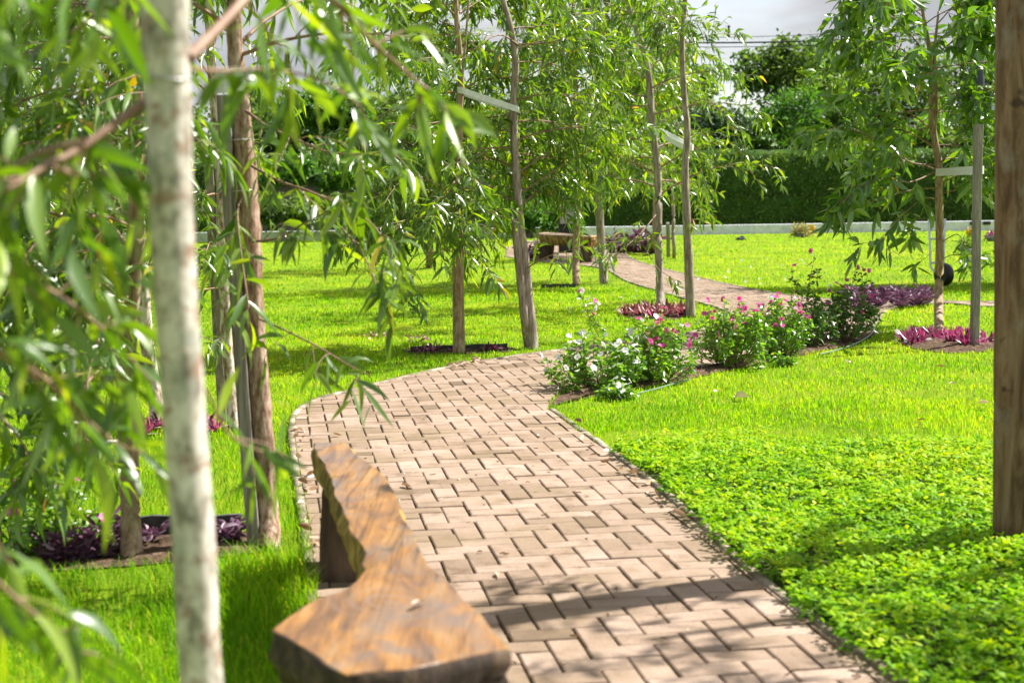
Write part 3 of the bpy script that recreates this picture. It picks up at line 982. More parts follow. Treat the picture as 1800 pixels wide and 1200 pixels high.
for l_ in ([(222, 560, 5.3), (180, 545, 5.1), (130, 560, 4.9), (80, 610, 4.7), (40, 680, 4.6)],
           [(226, 460, 5.3), (170, 440, 5.1), (110, 450, 4.9), (50, 500, 4.8), (-10, 580, 4.7)],
           [(224, 620, 5.3), (185, 640, 4.9), (140, 690, 4.6), (100, 760, 4.5), (75, 830, 4.45)],
           [(236, 400, 5.3), (180, 380, 5.0), (120, 390, 4.8), (60, 430, 4.6), (10, 520, 4.5)],
           [(226, 520, 5.3), (190, 560, 4.8), (160, 640, 4.5), (150, 720, 4.4), (150, 800, 4.35)],
           [(-120, 520, 5.0), (-40, 560, 4.9), (30, 640, 4.8), (80, 720, 4.7), (110, 800, 4.7)],
           [(-120, 380, 5.0), (-30, 400, 5.0), (60, 450, 4.9), (130, 520, 4.9), (180, 600, 4.8)],
           [(-120, 640, 4.6), (-30, 700, 4.5), (40, 780, 4.4), (70, 860, 4.4)],
           [(240, 300, 5.3), (180, 270, 5.1), (110, 280, 4.9), (40, 330, 4.8), (-20, 400, 4.7)],
           [(238, 200, 5.3), (180, 160, 5.1), (120, 170, 4.9), (60, 220, 4.8)]):
    hb(t, l_, .006, 11, .26, 9, .12)
NLEAF['B'] = t.done()

# third trunk pair further back on the left
b_ = G(280, 752)
t = Tree('young_tree', b_, 'pale leaning trunk half hidden behind the nearest blurred trunk', group=GRP, bark='bark_pale', lw=(.11, .023), seed=6)
t.stem([b_ + [0, 0, -.02]] + PL([(270, 680), (258, 600), (252, 500), (246, 400), (235, 250), (225, 80), (220, -150)], 8.45), [.045, .042, .04, .036, .034, .03, .026, .02], 12, .02, True)
t.crown(.9, 3.3, 42, lambda f: 1.1 - .3 * f, .008, (-.1, .7), 1.0, 8, .36, 13, keep=lambda p: proj(p)[0] < 330 or p[2] > 2.3)
NLEAF['L2'] = t.done()

# stake and strap pair beside the bench
b_ = G(474, 966)
t = Tree('young_tree', b_, 'rough brown trunk by the log bench, strapped near its top to a grey stake', group=GRP, bark='bark_brown', lw=(.11, .024), seed=9)
t.stem([b_ + [0, 0, -.02]] + PL([(470, 900), (458, 740), (448, 600), (441, 470), (434, 370), (428, 260), (420, 170), (414, 100), (410, 0), (405, -150), (402, -320)], 5.5), [.046, .045, .043, .042, .043, .046, .041, .036, .03, .026, .022, .018], 14, .05, True)
hb(t, [(432, 195, 5.45), (470, 222, 5.4), (520, 245, 5.3), (580, 268, 5.2), (650, 270, 5.1), (700, 262, 5.0)], .006, 9, .24, 8, .12)
hb(t, [(440, 290, 5.45), (490, 318, 5.4), (540, 335, 5.3), (600, 362, 5.2), (660, 400, 5.1), (690, 470, 5.05)], .006, 9, .24, 8, .1)
hb(t, [(444, 425, 5.45), (490, 418, 5.4), (535, 392, 5.3), (580, 370, 5.2)], .006, 5, .2, 7, .1)
hb(t, [(600, 400, 5.2), (640, 450, 5.1), (668, 520, 5.05), (690, 560, 5.0)], .004, 5, .16, 6, .1)
hb(t, [(455, 560, 5.4), (500, 580, 5.1), (560, 610, 4.8), (610, 640, 4.6), (650, 660, 4.5)], .004, 5, .18, 5, .3)
hb(t, [(430, 340, 5.4), (418, 372, 5.1), (425, 450, 4.9), (438, 540, 4.7)], .003, 6, .2, 6, .2)
t.crown(1.75, 3.4, 24, lambda f: .95, .008, (.1, .8), 1.0, 6, .3, 9)
NLEAF['C'] = t.done()
st = stake(G(446, 962) + [0, .0, -.02], P(391, 168, 5.46), .046, 'square grey stake wired to the rough brown trunk by the log bench')
for yy, (xa, xb) in ((247, (392, 436)), (336, (398, 444))):
    b = MB()
    c = P((xa + xb) / 2, yy, 5.49); 
    ring = [c + np.array([math.cos(a) * .058, math.sin(a) * .055, .004 * math.cos(a)]) for a in np.linspace(0, 2 * np.pi, 25)]
    b.tube(ring, [.0016] * 25, 5, False)
    b.build('wire', MT['wire'], st)
strap(P(397, 142, 5.47), P(416, 140, 5.5), .085, 'wide white band round the rough brown trunk and its stake by the bench', .036, .036)

# paler tree with dark stake, further back
b_ = G(412, 757)
t = Tree('young_tree', b_, 'thin peeling whitish trunk beside a dark stake, left of the path bend', group=GRP, bark='bark_pale', lw=(.11, .023), seed=12)
t.stem([b_ + [0, 0, -.02]] + PL([(405, 680), (398, 590), (394, 480), (388, 360), (384, 250), (375, 160), (368, 40), (362, -120), (360, -250)], 8.3), [.034, .034, .032, .032, .03, .029, .026, .024, .02, .017], 12, .03, True)
hb(t, [(396, 505, 8.3), (365, 508, 8.2), (340, 515, 8.1)], .007, 3, .3, 7)
hb(t, [(398, 620, 8.3), (375, 600, 8.2), (350, 590, 8.1)], .005, 3, .25, 7)
t.crown(.85, 3.4, 34, lambda f: .85 - .1 * f, .007, (-.1, .7), 1.0, 8, .34, 12, keep=lambda p: proj(p)[0] < 470 or p[2] > 2.2)
NLEAF['D'] = t.done()
stake(G(391, 742) + [0, 0, -.02], P(366, 290, 8.25), .05, 'dark square stake beside the thin peeling whitish trunk')
# leafy tree filling the far left
b_ = np.array([-3.75, 10.6, 0])
t = Tree('young_tree', b_, 'densely leaved tree at the far left edge with long drooping twigs', group=GRP, bark='bark_tan', lw=(.11, .021), seed=15)
t.stem([b_, b_ + [.03, 0, .8], b_ + [-.03, 0, 1.7], b_ + [.02, 0, 2.6], b_ + [0, 0, 3.8]], [.045, .04, .035, .028, .016], 12, .02, True)
t.crown(.7, 3.6, 52, lambda f: 1.3 - .4 * f, .009, (0, .8), 1.2, 10, .42, 14, keep=lambda p: proj(p)[0] < 270)
NLEAF['L3'] = t.done()

# ---- middle pair at the path bend
b_ = G(807, 621)
t = Tree('young_tree', b_, 'smooth trunk standing in the narrow framed bed left of the path bend', group=GRP, bark='bark_tan', lw=(.112, .0255), seed=21)
t.stem([b_ + [0, 0, -.02]] + PL([(806, 560), (805, 480), (806, 400), (806, 300), (808, 200), (810, 125), (804, 50), (800, -20), (798, -140), (796, -240)], 12.2), [.054, .049, .047, .043, .036, .031, .027, .023, .021, .017, .013], 14, .02, True)
t.stem(PL([(812, 150), (816, 100), (821, 40), (826, -40)], 12.15), [.01, .01, .009, .007], 8)
hb(t, [(806, 450, 12.2), (790, 400, 12.1), (775, 345, 12.0), (765, 280, 11.9)], .014, 5, .4, 9)
hb(t, [(812, 440, 12.2), (816, 400, 12.1), (810, 360, 12)], .012, 2, .3, 8)
hb(t, [(806, 445, 12.2), (770, 440, 11.9), (735, 470, 11.8), (720, 510, 11.7), (712, 540, 11.6)], .006, 6, .3, 9)
hb(t, [(812, 430, 12.2), (835, 425, 11.9), (850, 455, 11.8), (862, 500, 11.7)], .006, 5, .3, 9)
t.crown(.9, 3.1, 44, lambda f: 1.2 - .3 * f, .009, (-.1, .6), .8, 9, .38, 15, keep=lambda p: not (proj(p)[1] > 480 and proj(p)[0] > 800) and not (proj(p)[1] > 360 and proj(p)[0] > 885) and not (p[1] < 12.6 and proj(p)[0] > 770 and proj(p)[1] < 300))
t.crown(.95, 1.8, 30, lambda f: 1.1, .008, (-.1, .5), .75, 9, .38, 15, keep=lambda p: proj(p)[1] < 440 and not (proj(p)[1] > 350 and proj(p)[0] > 885) and not (p[1] < 12.4 and abs(proj(p)[0] - 905) < 40))
NLEAF['E'] = t.done()
b_ = G(936, 614)
t = Tree('young_tree', b_, 'leaning weathered trunk doubled by a dark log beside the path bend', group=GRP, bark='bark_grey', lw=(.112, .0255), seed=22)
t.stem([b_ + [0, 0, -.02]] + PL([(935, 590), (927, 520), (920, 450), (913, 395), (909, 330), (905, 260), (903, 190), (906, 110), (898, 50), (885, 0), (874, -80), (866, -200)], 12.4), [.05, .05, .049, .048, .042, .036, .034, .033, .03, .025, .022, .019, .014], 14, .03, True)
hb(t, [(912, 80, 12.4), (880, 62, 12.2), (845, 78, 12.0), (800, 120, 11.9)], .008, 7, .4, 10)
hb(t, [(908, 78, 12.4), (960, 76, 12.3), (1000, 66, 12.2), (1025, 70, 12.1)], .007, 6, .35, 9)
hb(t, [(928, 470, 12.35), (960, 452, 12.1), (1000, 440, 11.9), (1040, 432, 11.8)], .006, 6, .22, 6, .2)
t.crown(1.15, 3.2, 36, lambda f: 1.2 - .3 * f, .009, (-.1, .6), .8, 9, .38, 15, keep=lambda p: proj(p)[1] < 350 and not (p[1] < 12.6 and abs(proj(p)[0] - 870) < 95))
t.crown(1.25, 1.6, 10, lambda f: 1.0, .007, (0, .5), .7, 8, .34, 12, keep=lambda p: proj(p)[1] < 330 and proj(p)[0] > 930)
NLEAF['F'] = t.done()
b = MB()
b.tube([G(929, 612) + [0, 0, -.02]] + PL([(922, 560), (914, 480), (907, 410), (904, 385)], 12.36), [.034, .036, .036, .034, .032], 10, True, .04, sub=4)
tagp(b.build('support_log', MT['bark_grey'], base=G(926, 612)), 'dark log propped against the leaning weathered trunk', 'log')
strap(P(812, 161, 12.2), P(904, 192, 12.4), .05, 'long white strap slanting between the two trunks at the path bend', .04, .04)

# ---- island trees
b_ = G(1162, 541)
t = Tree('young_tree', b_, 'bent dark trunk rising from red leaved plants on the island lawn', group=GRP, bark='bark_grey', lw=(.112, .0255), seed=31)
t.stem([b_ + [0, 0, -.02]] + PL([(1160, 500), (1157, 420), (1157, 330), (1153, 270), (1146, 215), (1140, 130), (1128, 80), (1112, 35), (1100, -20), (1090, -120), (1086, -220)], 16.8), [.05, .047, .045, .043, .042, .04, .038, .035, .03, .026, .02, .014], 12, .03, True)
hb(t, [(1157, 372, 16.8), (1135, 400, 16.5), (1110, 425, 16.2), (1080, 448, 16.0), (1055, 460, 15.8)], .008, 7, .4, 9, .2)
hb(t, [(1150, 418, 16.8), (1120, 425, 16.4), (1090, 425, 16.2), (1050, 425, 16.0)], .006, 5, .35, 8, .3)
hb(t, [(1130, 430, 16.6), (1155, 470, 16.4), (1175, 485, 16.3), (1195, 495, 16.2)], .005, 3, .3, 7, .3)
t.crown(1.2, 3.8, 38, lambda f: 1.5 - .4 * f, .011, (.0, .6), 1.0, 9, .45, 13, scale=1.1, keep=lambda p: proj(p)[1] < 400 and not (p[1] < 17 and abs(proj(p)[0] - 1170) < 88))
NLEAF['G'] = t.done()
b_ = G(1214, 558)
t = Tree('young_tree', b_, 'tall straight weathered trunk at the tip of the island lawn by the path', group=GRP, bark='bark_grey', lw=(.112, .0255), seed=32)
t.stem([b_ + [0, 0, -.02]] + PL([(1212, 500), (1208, 400), (1204, 300), (1208, 240), (1202, 160), (1199, 80), (1204, 0), (1206, -120), (1206, -240)], 15.3), [.052, .048, .044, .038, .034, .03, .028, .025, .02, .014], 12, .03, True)
hb(t, [(1206, 190, 15.3), (1240, 175, 15.1), (1275, 205, 15.0), (1300, 245, 14.9)], .006, 6, .32, 8)
hb(t, [(1203, 110, 15.3), (1225, 95, 15.1), (1250, 100, 15.0), (1275, 125, 14.9)], .005, 5, .3, 8)
hb(t, [(1206, 395, 15.3), (1216, 385, 15.2), (1224, 395, 15.2)], .003, 2, .2, 5)
t.crown(1.6, 3.7, 22, lambda f: 1.0 - .2 * f, .009, (.0, .6), 1.1, 8, .4, 12, azs=lambda f, a, r: r.normal(math.pi * .95, .75), keep=lambda p: proj(p)[0] < 1240 and not (p[1] < 17 and abs(proj(p)[0] - 1170) < 88 and proj(p)[1] > 60))
NLEAF['H'] = t.done()
strap(P(1150, 228, 16.7), P(1211, 259, 15.4), .06, 'white strap slanting from the bent dark trunk to the tall straight trunk', .045, .045)
b_ = G(1013, 502)
t = Tree('young_tree', b_, 'curved light trunk in front of the far log bench', group=GRP, bark='bark_tan', lw=(.135, .031), seed=33)
t.stem([b_ + [0, 0, -.02]] + PL([(1012, 460), (1013, 420), (1014, 380), (1022, 330), (1026, 290), (1018, 220), (1010, 120), (1008, 0), (1006, -120)], 21.0), [.055, .053, .052, .05, .05, .046, .04, .034, .026, .016], 12, .03, True)
t.crown(1.75, 4.3, 38, lambda f: 1.7 - .5 * f, .012, (-.1, .7), 1.0, 9, .5, 13, scale=1.15, keep=lambda p: proj(p)[1] < 335)
NLEAF['I1'] = t.done()
b_ = G(1062, 499)
t = Tree('young_tree', b_, 'straight grey trunk between the curved trunk and the path beyond', group=GRP, bark='bark_grey', lw=(.135, .031), seed=34)
t.stem([b_ + [0, 0, -.02]] + PL([(1058, 440), (1054, 380), (1051, 310), (1048, 250), (1050, 150), (1052, 40), (1052, -100)], 21.3), [.062, .06, .058, .056, .05, .042, .032, .018], 12, .03, True)
t.crown(1.4, 4.4, 40, lambda f: 1.8 - .6 * f, .012, (-.1, .7), 1.0, 9, .5, 13, scale=1.15, keep=lambda p: proj(p)[1] < 340)
NLEAF['I2'] = t.done()
b_ = G(1148, 444)
t = Tree('young_tree', b_, 'slender far tree seen behind the bent trunk, beside the path to the bench', group=GRP, bark='bark_tan', lw=(.17, .024), seed=35)
t.stem([b_] + PL([(1150, 420), (1151, 380), (1152, 330), (1150, 250), (1148, 150), (1148, 60)], 30.0), [.05, .05, .048, .045, .04, .03, .015], 10, .03, True)
t.crown(1.3, 4.2, 26, lambda f: 1.5 - .4 * f, .012, (.0, .7), 1.1, 8, .6, 11, scale=1.2)
t.done()
b_ = G(1185, 454)
t = Tree('young_tree', b_, 'crooked thin far tree next to a thin grey pole on the far lawn', group=GRP, bark='bark_grey', lw=(.17, .024), seed=36)
t.stem([b_] + PL([(1185, 435), (1183, 410), (1184, 380), (1182, 330), (1184, 250), (1184, 150)], 28.6), [.04, .038, .036, .034, .03, .025, .015], 10, .03, True)
t.crown(1.2, 3.6, 18, lambda f: 1.2 - .4 * f, .012, (.0, .7), 1.2, 7, .5, 10, scale=1.2, keep=lambda p: proj(p)[0] < 1200)
t.done()
stake(G(1175, 452), P(1174, 392, 28.8), .06, 'thin grey pole standing beside the crooked thin far tree')
b_ = G(755, 470)
t = Tree('young_tree', b_, 'small far tree mostly hidden behind the tree in the framed bed', group=GRP, bark='bark_grey', lw=(.17, .024), seed=37)
t.stem([b_] + PL([(755, 440), (754, 400), (754, 350), (752, 280), (752, 180), (750, 60)], 26), [.07, .068, .066, .062, .05, .035, .02], 10, .03, True)
t.crown(1.4, 4.2, 28, lambda f: 1.7 - .5 * f, .012, (.0, .7), 1.1, 9, .55, 12, scale=1.15)
t.done()

# ---- right tree with stake
b_ = G(1651, 591)
t = Tree('young_tree', b_, 'broad leaved slender tree on the right lawn, strapped to a stake', group=GRP, bark='bark_tan', leafmat='leaf_wide', lw=(.165, .045), seed=41)
t.stem([b_ + [0, 0, -.02]] + PL([(1650, 520), (1652, 440), (1651, 360), (1650, 290), (1642, 240), (1637, 200), (1638, 150), (1634, 90), (1622, 20), (1615, -40)], 13.6), [.043, .04, .039, .037, .034, .031, .028, .024, .02, .015, .01], 12, .02, True)
t.stem(PL([(1641, 235), (1646, 190), (1645, 140), (1643, 90), (1650, 20)], 13.6), [.016, .017, .016, .014, .01], 9)
hb(t, [(1642, 290, 13.6), (1600, 285, 13.4), (1550, 252, 13.3), (1500, 228, 13.2), (1450, 228, 13.1), (1400, 240, 13.0)], .008, 12, .38, 12, .2)
hb(t, [(1648, 300, 13.6), (1600, 320, 13.2), (1545, 315, 13.0), (1500, 340, 12.9), (1475, 360, 12.8)], .008, 12, .32, 12, .2)
hb(t, [(1648, 330, 13.6), (1600, 335, 13.3), (1550, 350, 13.2), (1500, 370, 13.1), (1455, 395, 13.0)], .007, 8, .34, 9, .2)
hb(t, [(1646, 350, 13.6), (1620, 350, 13.3), (1580, 385, 13.2), (1545, 420, 13.1), (1500, 430, 13.0)], .006, 7, .3, 8, .2)
hb(t, [(1640, 230, 13.6), (1600, 200, 13.4), (1550, 180, 13.3), (1500, 175, 13.2), (1455, 170, 13.2)], .007, 11, .32, 12, .2)
hb(t, [(1640, 120, 13.6), (1600, 60, 13.5), (1550, 20, 13.4), (1500, 30, 13.3), (1465, 70, 13.2)], .008, 15, .4, 13, .2)
hb(t, [(1637, 140, 13.6), (1590, 90, 13.3), (1540, 70, 13.1), (1500, 90, 13.0)], .008, 12, .34, 12, .2)
hb(t, [(1622, 20, 13.6), (1580, -30, 13.5), (1530, -30, 13.4), (1490, 0, 13.3)], .008, 13, .4, 12, .2)
hb(t, [(1655, 340, 13.6), (1690, 330, 13.4), (1720, 300, 13.3), (1760, 290, 13.2)], .006, 11, .32, 12, .2)
hb(t, [(1645, 200, 13.6), (1690, 160, 13.4), (1730, 150, 13.3), (1770, 160, 13.2)], .006, 11, .32, 12, .2)
hb(t, [(1643, 100, 13.6), (1680, 70, 13.4), (1720, 60, 13.3), (1765, 70, 13.2)], .006, 11, .32, 12, .2)
hb(t, [(1650, 40, 13.6), (1690, 0, 13.4), (1740, 0, 13.3)], .006, 11, .36, 12, .2)
hb(t, [(1656, 425, 13.6), (1680, 412, 13.3), (1690, 420, 13.2), (1698, 450, 13.1), (1700, 480, 13.0)], .005, 3, .28, 6, .5)
hb(t, [(1656, 455, 13.6), (1680, 447, 13.3), (1710, 452, 13.2), (1740, 450, 13.1)], .004, 4, .26, 6, .45)
hb(t, [(1645, 388, 13.6), (1625, 384, 13.5), (1605, 392, 13.4), (1590, 430, 13.3)], .004, 3, .26, 6, .5)
hb(t, [(1650, 430, 13.6), (1625, 455, 13.4), (1600, 470, 13.3)], .002, 1, .15, 3, .8)
t.crown(1.3, 3.35, 26, lambda f: .95, .008, (.0, .7), .8, 8, .36, 12, keep=lambda p: not (p[1] < 13.4 and abs(proj(p)[0] - 1645) < 40))
NLEAF['J'] = t.done(.24, .14)
stake(G(1713, 612) + [0, 0, -.02], P(1720, 219, 12.1), .06, 'square grey stake standing right of the broad leaved tree')
strap(P(1653, 303, 13.5), P(1719, 299, 12.15), .065, 'short white strap from the broad leaved tree to its grey stake', .04, .045)
print('LEAVES', NLEAF)

# ------------------------------------------------------------------ log benches
def slab(name, outline, z_top, thick, seed, mats, parent, inset=.03, rough=.012, sub=3):
    """thick waney-edged slab: outline in world xy, counter-clockwise"""
    rng = np.random.default_rng(seed)
    line = []
    n0 = len(outline)
    for i in range(n0):
        p = np.array(outline[i]); q = np.array(outline[(i + 1) % n0])
        m = max(1, int(np.linalg.norm(q - p) / .03))
        for k in range(m):
            line.append(p + (q - p) * k / m)
    line = np.array(line); n = len(line)
    t = unit(np.roll(line, -1, 0) - np.roll(line, 1, 0)); out_ = np.c_[t[:, 1], -t[:, 0]]
    area = np.sum(line[:, 0] * np.roll(line[:, 1], -1) - np.roll(line[:, 0], -1) * line[:, 1])
    if area < 0: out_ = -out_
    def sm(a):
        for _ in range(2): a = (np.roll(a, 1) + a + np.roll(a, -1)) / 3
        return a
    wob = sm(rng.standard_normal(n)) * rough
    line = line + out_ * wob[:, None] * .5
    rings = [(0, -.003), (.003, 0), (.01, .002), (.03, .006), (.055, .006), (.08, .002), (.105, -.012), (thick, -inset)]
    vs = []
    tf = np.linspace(0, 1, n)
    for i, (dz, o_) in enumerate(rings):
        w2 = sm(rng.standard_normal(n)) * rough * (.9 if i > 1 else .25)
        zz = z_top - min(dz, thick) + (sm(rng.standard_normal(n)) * .006 if i > 2 else 0) + np.zeros(n)
        q = line + out_ * (o_ + w2)[:, None]
        vs.append(np.c_[q, zz])
    v = np.concatenate(vs)
    fs = []; mi = []
    R_ = len(rings)
    for r_ in range(R_ - 1):
        for i in range(n):
            j = (i + 1) % n
            fs.append((r_ * n + i, (r_ + 1) * n + i, (r_ + 1) * n + j, r_ * n + j) if area > 0 else (r_ * n + i, r_ * n + j, (r_ + 1) * n + j, (r_ + 1) * n + i))
            mi.append(0 if r_ == 0 else 1)
    top = tuple(range(n)) if area > 0 else tuple(range(n))[::-1]
    bot = tuple((R_ - 1) * n + i for i in range(n))
    fs += [top, bot[::-1] if area > 0 else bot]; mi += [0, 1]
    b = MB(); b.add(v, fs); b.m = mi
    o = b.build(name, mats, parent, smooth=False)
    for p in o.data.polygons:
        if p.material_index == 1: p.use_smooth = True
    return o

ZT = .45
top_px = [(607, 1187), (560, 1156), (520, 1130), (482, 1105), (510, 1082), (558, 1050), (590, 1040), (612, 1030), (628, 1016), (641, 1000), (634, 990), (640, 972), (633, 958), (618, 936), (605, 905), (596, 888), (588, 866), (583, 842), (571, 817), (558, 800), (550, 777), (605, 777), (613, 785), (622, 793), (650, 815), (675, 838), (692, 860), (699, 880), (705, 900), (717, 932), (740, 972), (771, 1008), (803, 1038), (838, 1072), (865, 1104), (891, 1137), (817, 1155), (710, 1173)]
outl = [G(x, y, ZT)[:2] for x, y in top_px]
bc = np.mean(outl, 0)
bench_base = np.array([bc[0], bc[1], 0])
KN = G(690, 1055, ZT) - bench_base
KNOT = (KN[0], KN[1], KN[2])
MT['bench_top'] = solid_mat('oiled_slab_top', bench_top, .36, .5, (nh(40, 6, .65, (2, .4, 1)), .35, .004))
def bench_side(n):
    t = noise(n, 12, 6, .65, None, (1, 1, .45), .5)
    r = ramp(n, [(.3, (.05, .034, .022)), (.44, (.17, .11, .045)), (.56, (.36, .22, .065)), (.74, (.5, .36, .12))])
    n.links.new(t.outputs['Fac'], r.inputs[0])
    return r.outputs[0]
MT['bench_side'] = solid_mat('dark_waney_edge', bench_side, .8, .25, (nh(35, 6, .65, (1, 1, .4)), .8, .012))
MT['bench_leg'] = solid_mat('dark_log_leg', nc(14, [(.3, (.04, .028, .02)), (.55, (.11, .075, .05)), (.75, (.2, .14, .09))], mapscale=(1, 1, .2)), .85, .2, (nh(40, 5, .6, (1, 1, .15)), .7, .008))
t = thing('log_bench', bench_base, 'rustic bench of a thick orange brown wooden slab beside the path in front', 'bench', 'rustic log benches by the path')
MT['bench_end'] = solid_mat('dark_end_grain', nc(22, [(.3, (.018, .014, .012)), (.5, (.05, .036, .028)), (.66, (.11, .075, .05)), (.8, (.17, .12, .085))], 6, .65, mapscale=(1, 1, .5)), .8, .2, (nh(30, 5, .6, (1, 1, .5)), .6, .008))
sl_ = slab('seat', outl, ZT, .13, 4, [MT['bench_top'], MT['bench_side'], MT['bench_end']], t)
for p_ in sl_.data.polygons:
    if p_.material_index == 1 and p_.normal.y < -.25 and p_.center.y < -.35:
        p_.material_index = 2  # near end faces get the darker material
def logleg(parent, corners_bot, corners_top, z1, seed):
    rng = np.random.default_rng(seed)
    b = MB(); vs = []; n = 24; K = 6
    cb = np.array(corners_bot); ct = np.array(corners_top)
    for k in range(K + 1):
        f = k / K
        cc = cb * (1 - f) + ct * f
        m = len(cc)
        for i in range(n):
            s_ = i / n * m; a_ = int(s_) % m; fr = s_ - int(s_)
            p = cc[a_] * (1 - fr) + cc[(a_ + 1) % m] * fr
            cen = cc.mean(0); p = cen + (p - cen) * (1 + rng.normal(0, .012))
            vs.append((*p, z1 * f - (.01 if k == 0 else 0)))
    fs = [(k * n + i, k * n + (i + 1) % n, (k + 1) * n + (i + 1) % n, (k + 1) * n + i) for k in range(K) for i in range(n)]
    fs += [tuple(K * n + i for i in range(n)), tuple(range(n))[::-1]]
    b.add(vs, fs)
    b.build('leg', MT['bench_leg'], parent, smooth=False)
g0 = G(560, 1030)[:2]
logleg(t, [g0, g0 + [.26, .0], g0 + [.26, .26], g0 + [-.02, .26]], [g0 + [.02, -.01], g0 + [.24, 0], g0 + [.22, .26], g0 + [.01, .26]], ZT - .125, 3)
q = G(720, 1150, ZT)[:2]
logleg(t, [q + [-.14, -.03], q + [.18, .0], q + [.16, .28], q + [-.14, .25]], [q + [-.16, -.03], q + [.2, .0], q + [.17, .3], q + [-.15, .27]], ZT - .125, 5)

# far bench
MT['bench_top2'] = solid_mat('weathered_slab_top', nc(6, [(.3, (.2, .13, .08)), (.6, (.42, .3, .2)), (.8, (.5, .4, .3))], mapscale=(.4, 2, 1)), .7, .3)
zf = .5
fb = [P(946, 424, 29.6)[:2], P(958, 431, 28.6)[:2], P(1000, 438, 27.9)[:2], P(1040, 446, 27.2)[:2], P(1056, 440, 27.6)[:2], P(1010, 428, 28.8)[:2], P(972, 418, 30.1)[:2], P(955, 416, 30.4)[:2]]
fb = [np.array(p) for p in fb]
cc = np.mean(fb, 0)
t = thing('log_bench', [cc[0], cc[1], 0], 'far rustic bench of a heavy weathered slab behind the curved light trunk', 'bench', 'rustic log benches by the path')
slab('seat', fb[::1], zf, .2, 8, [MT['bench_top2'], MT['bench_side']], t, .04, .02)
a0 = (fb[0] + fb[1]) / 2 + [.06, .1]
logleg(t, [a0 + [-.12, -.12], a0 + [.16, -.12], a0 + [.16, .2], a0 + [-.12, .2]], [a0 + [-.17, -.12], a0 + [.2, -.12], a0 + [.2, .22], a0 + [-.16, .22]], zf - .19, 6)
a1 = (fb[3] + fb[4]) / 2 + [-.25, .1]
logleg(t, [a1 + [-.14, -.1], a1 + [.16, -.1], a1 + [.16, .2], a1 + [-.12, .2]], [a1 + [-.17, -.1], a1 + [.2, -.1], a1 + [.2, .22], a1 + [-.16, .22]], zf - .19, 7)

# ------------------------------------------------------------------ right post
dpost = 5.25
xl0, xl1 = P(1748, 940, dpost)[0], P(1756, 0, dpost)[0]
r0 = .088
b = MB()
zs = np.linspace(-.03, 3.2, 24)
ztop0 = P(1756, 0, dpost)[2]
pts = [np.array([xl0 + (xl1 - xl0) * max(z, 0) / ztop0 + r0, dpost + .02 * math.sin(z), z]) for z in zs]
b.tube(pts, r0 * (1 + .015 * np.sin(zs * 5)), 28, True, .012)
tagp(b.build('wooden_post', MT['post'], base=[pts[0][0], dpost, 0]), 'thick round weathered wooden post at the right edge, standing in the ground cover', 'post')

# ------------------------------------------------------------------ edging boards and hoses
MT['board'] = solid_mat('dark_edging_board', nc(18, [(.3, (.03, .035, .03)), (.6, (.07, .075, .065)), (.8, (.15, .14, .12))]), .85, .2)
def board(pa, pb, h, label, w=.022):
    pa = np.array(pa); pb = np.array(pb)
    b = MB(); n = 12; vs = []
    d = unit(pb - pa); nr = np.array([-d[1], d[0], 0])
    for i in range(n + 1):
        p = pa + (pb - pa) * i / n; z = h + RNG.normal(0, .003)
        vs += [p - nr * w / 2 + [0, 0, -.01], p + nr * w / 2 + [0, 0, -.01], p + nr * w / 2 + [0, 0, z], p - nr * w / 2 + [0, 0, z]]
    fs = [(i * 4 + k, i * 4 + (k + 1) % 4, i * 4 + 4 + (k + 1) % 4, i * 4 + 4 + k) for i in range(n) for k in range(4)] + [(3, 2, 1, 0), (n * 4, n * 4 + 1, n * 4 + 2, n * 4 + 3)]
    b.add(vs, fs)
    return tagp(b.build('edging_board', MT['board'], smooth=False, base=(pa + pb) / 2 * [1, 1, 0]), label, 'edging board', 'dark boards edging the planting beds')
board(G(160, 948), G(425, 938), .085, 'dark board behind the mulch bed with purple plants at left')
board(G(722, 619), G(892, 614), .05, 'dark low board framing the narrow bed under the smooth trunk')
board(G(952, 506), G(1012, 505), .05, 'thin dark board on the lawn at the foot of the curved light trunk')
MT['hose'] = solid_mat('pale_blue_edging', lambda n: (.13, .2, .17), .45, .4)
def hose(px, r, label):
    c = np.array([G(x, y, .018) for x, y in px])
    b = MB(); b.tube(c, [r] * len(c), 8, True, sub=6)
    return tagp(b.build('garden_hose', MT['hose'], base=[c[:, 0].mean(), c[:, 1].mean(), 0]), label, 'hose')
hose([(1085, 700), (1110, 694), (1150, 684), (1185, 674), (1212, 667)], .006, 'pale blue green hose along the grass in front of the white flower bush')
hose([(1440, 623), (1475, 614), (1505, 603), (1528, 590), (1540, 574)], .006, 'pale blue green hose curving round the end of the flower bed')

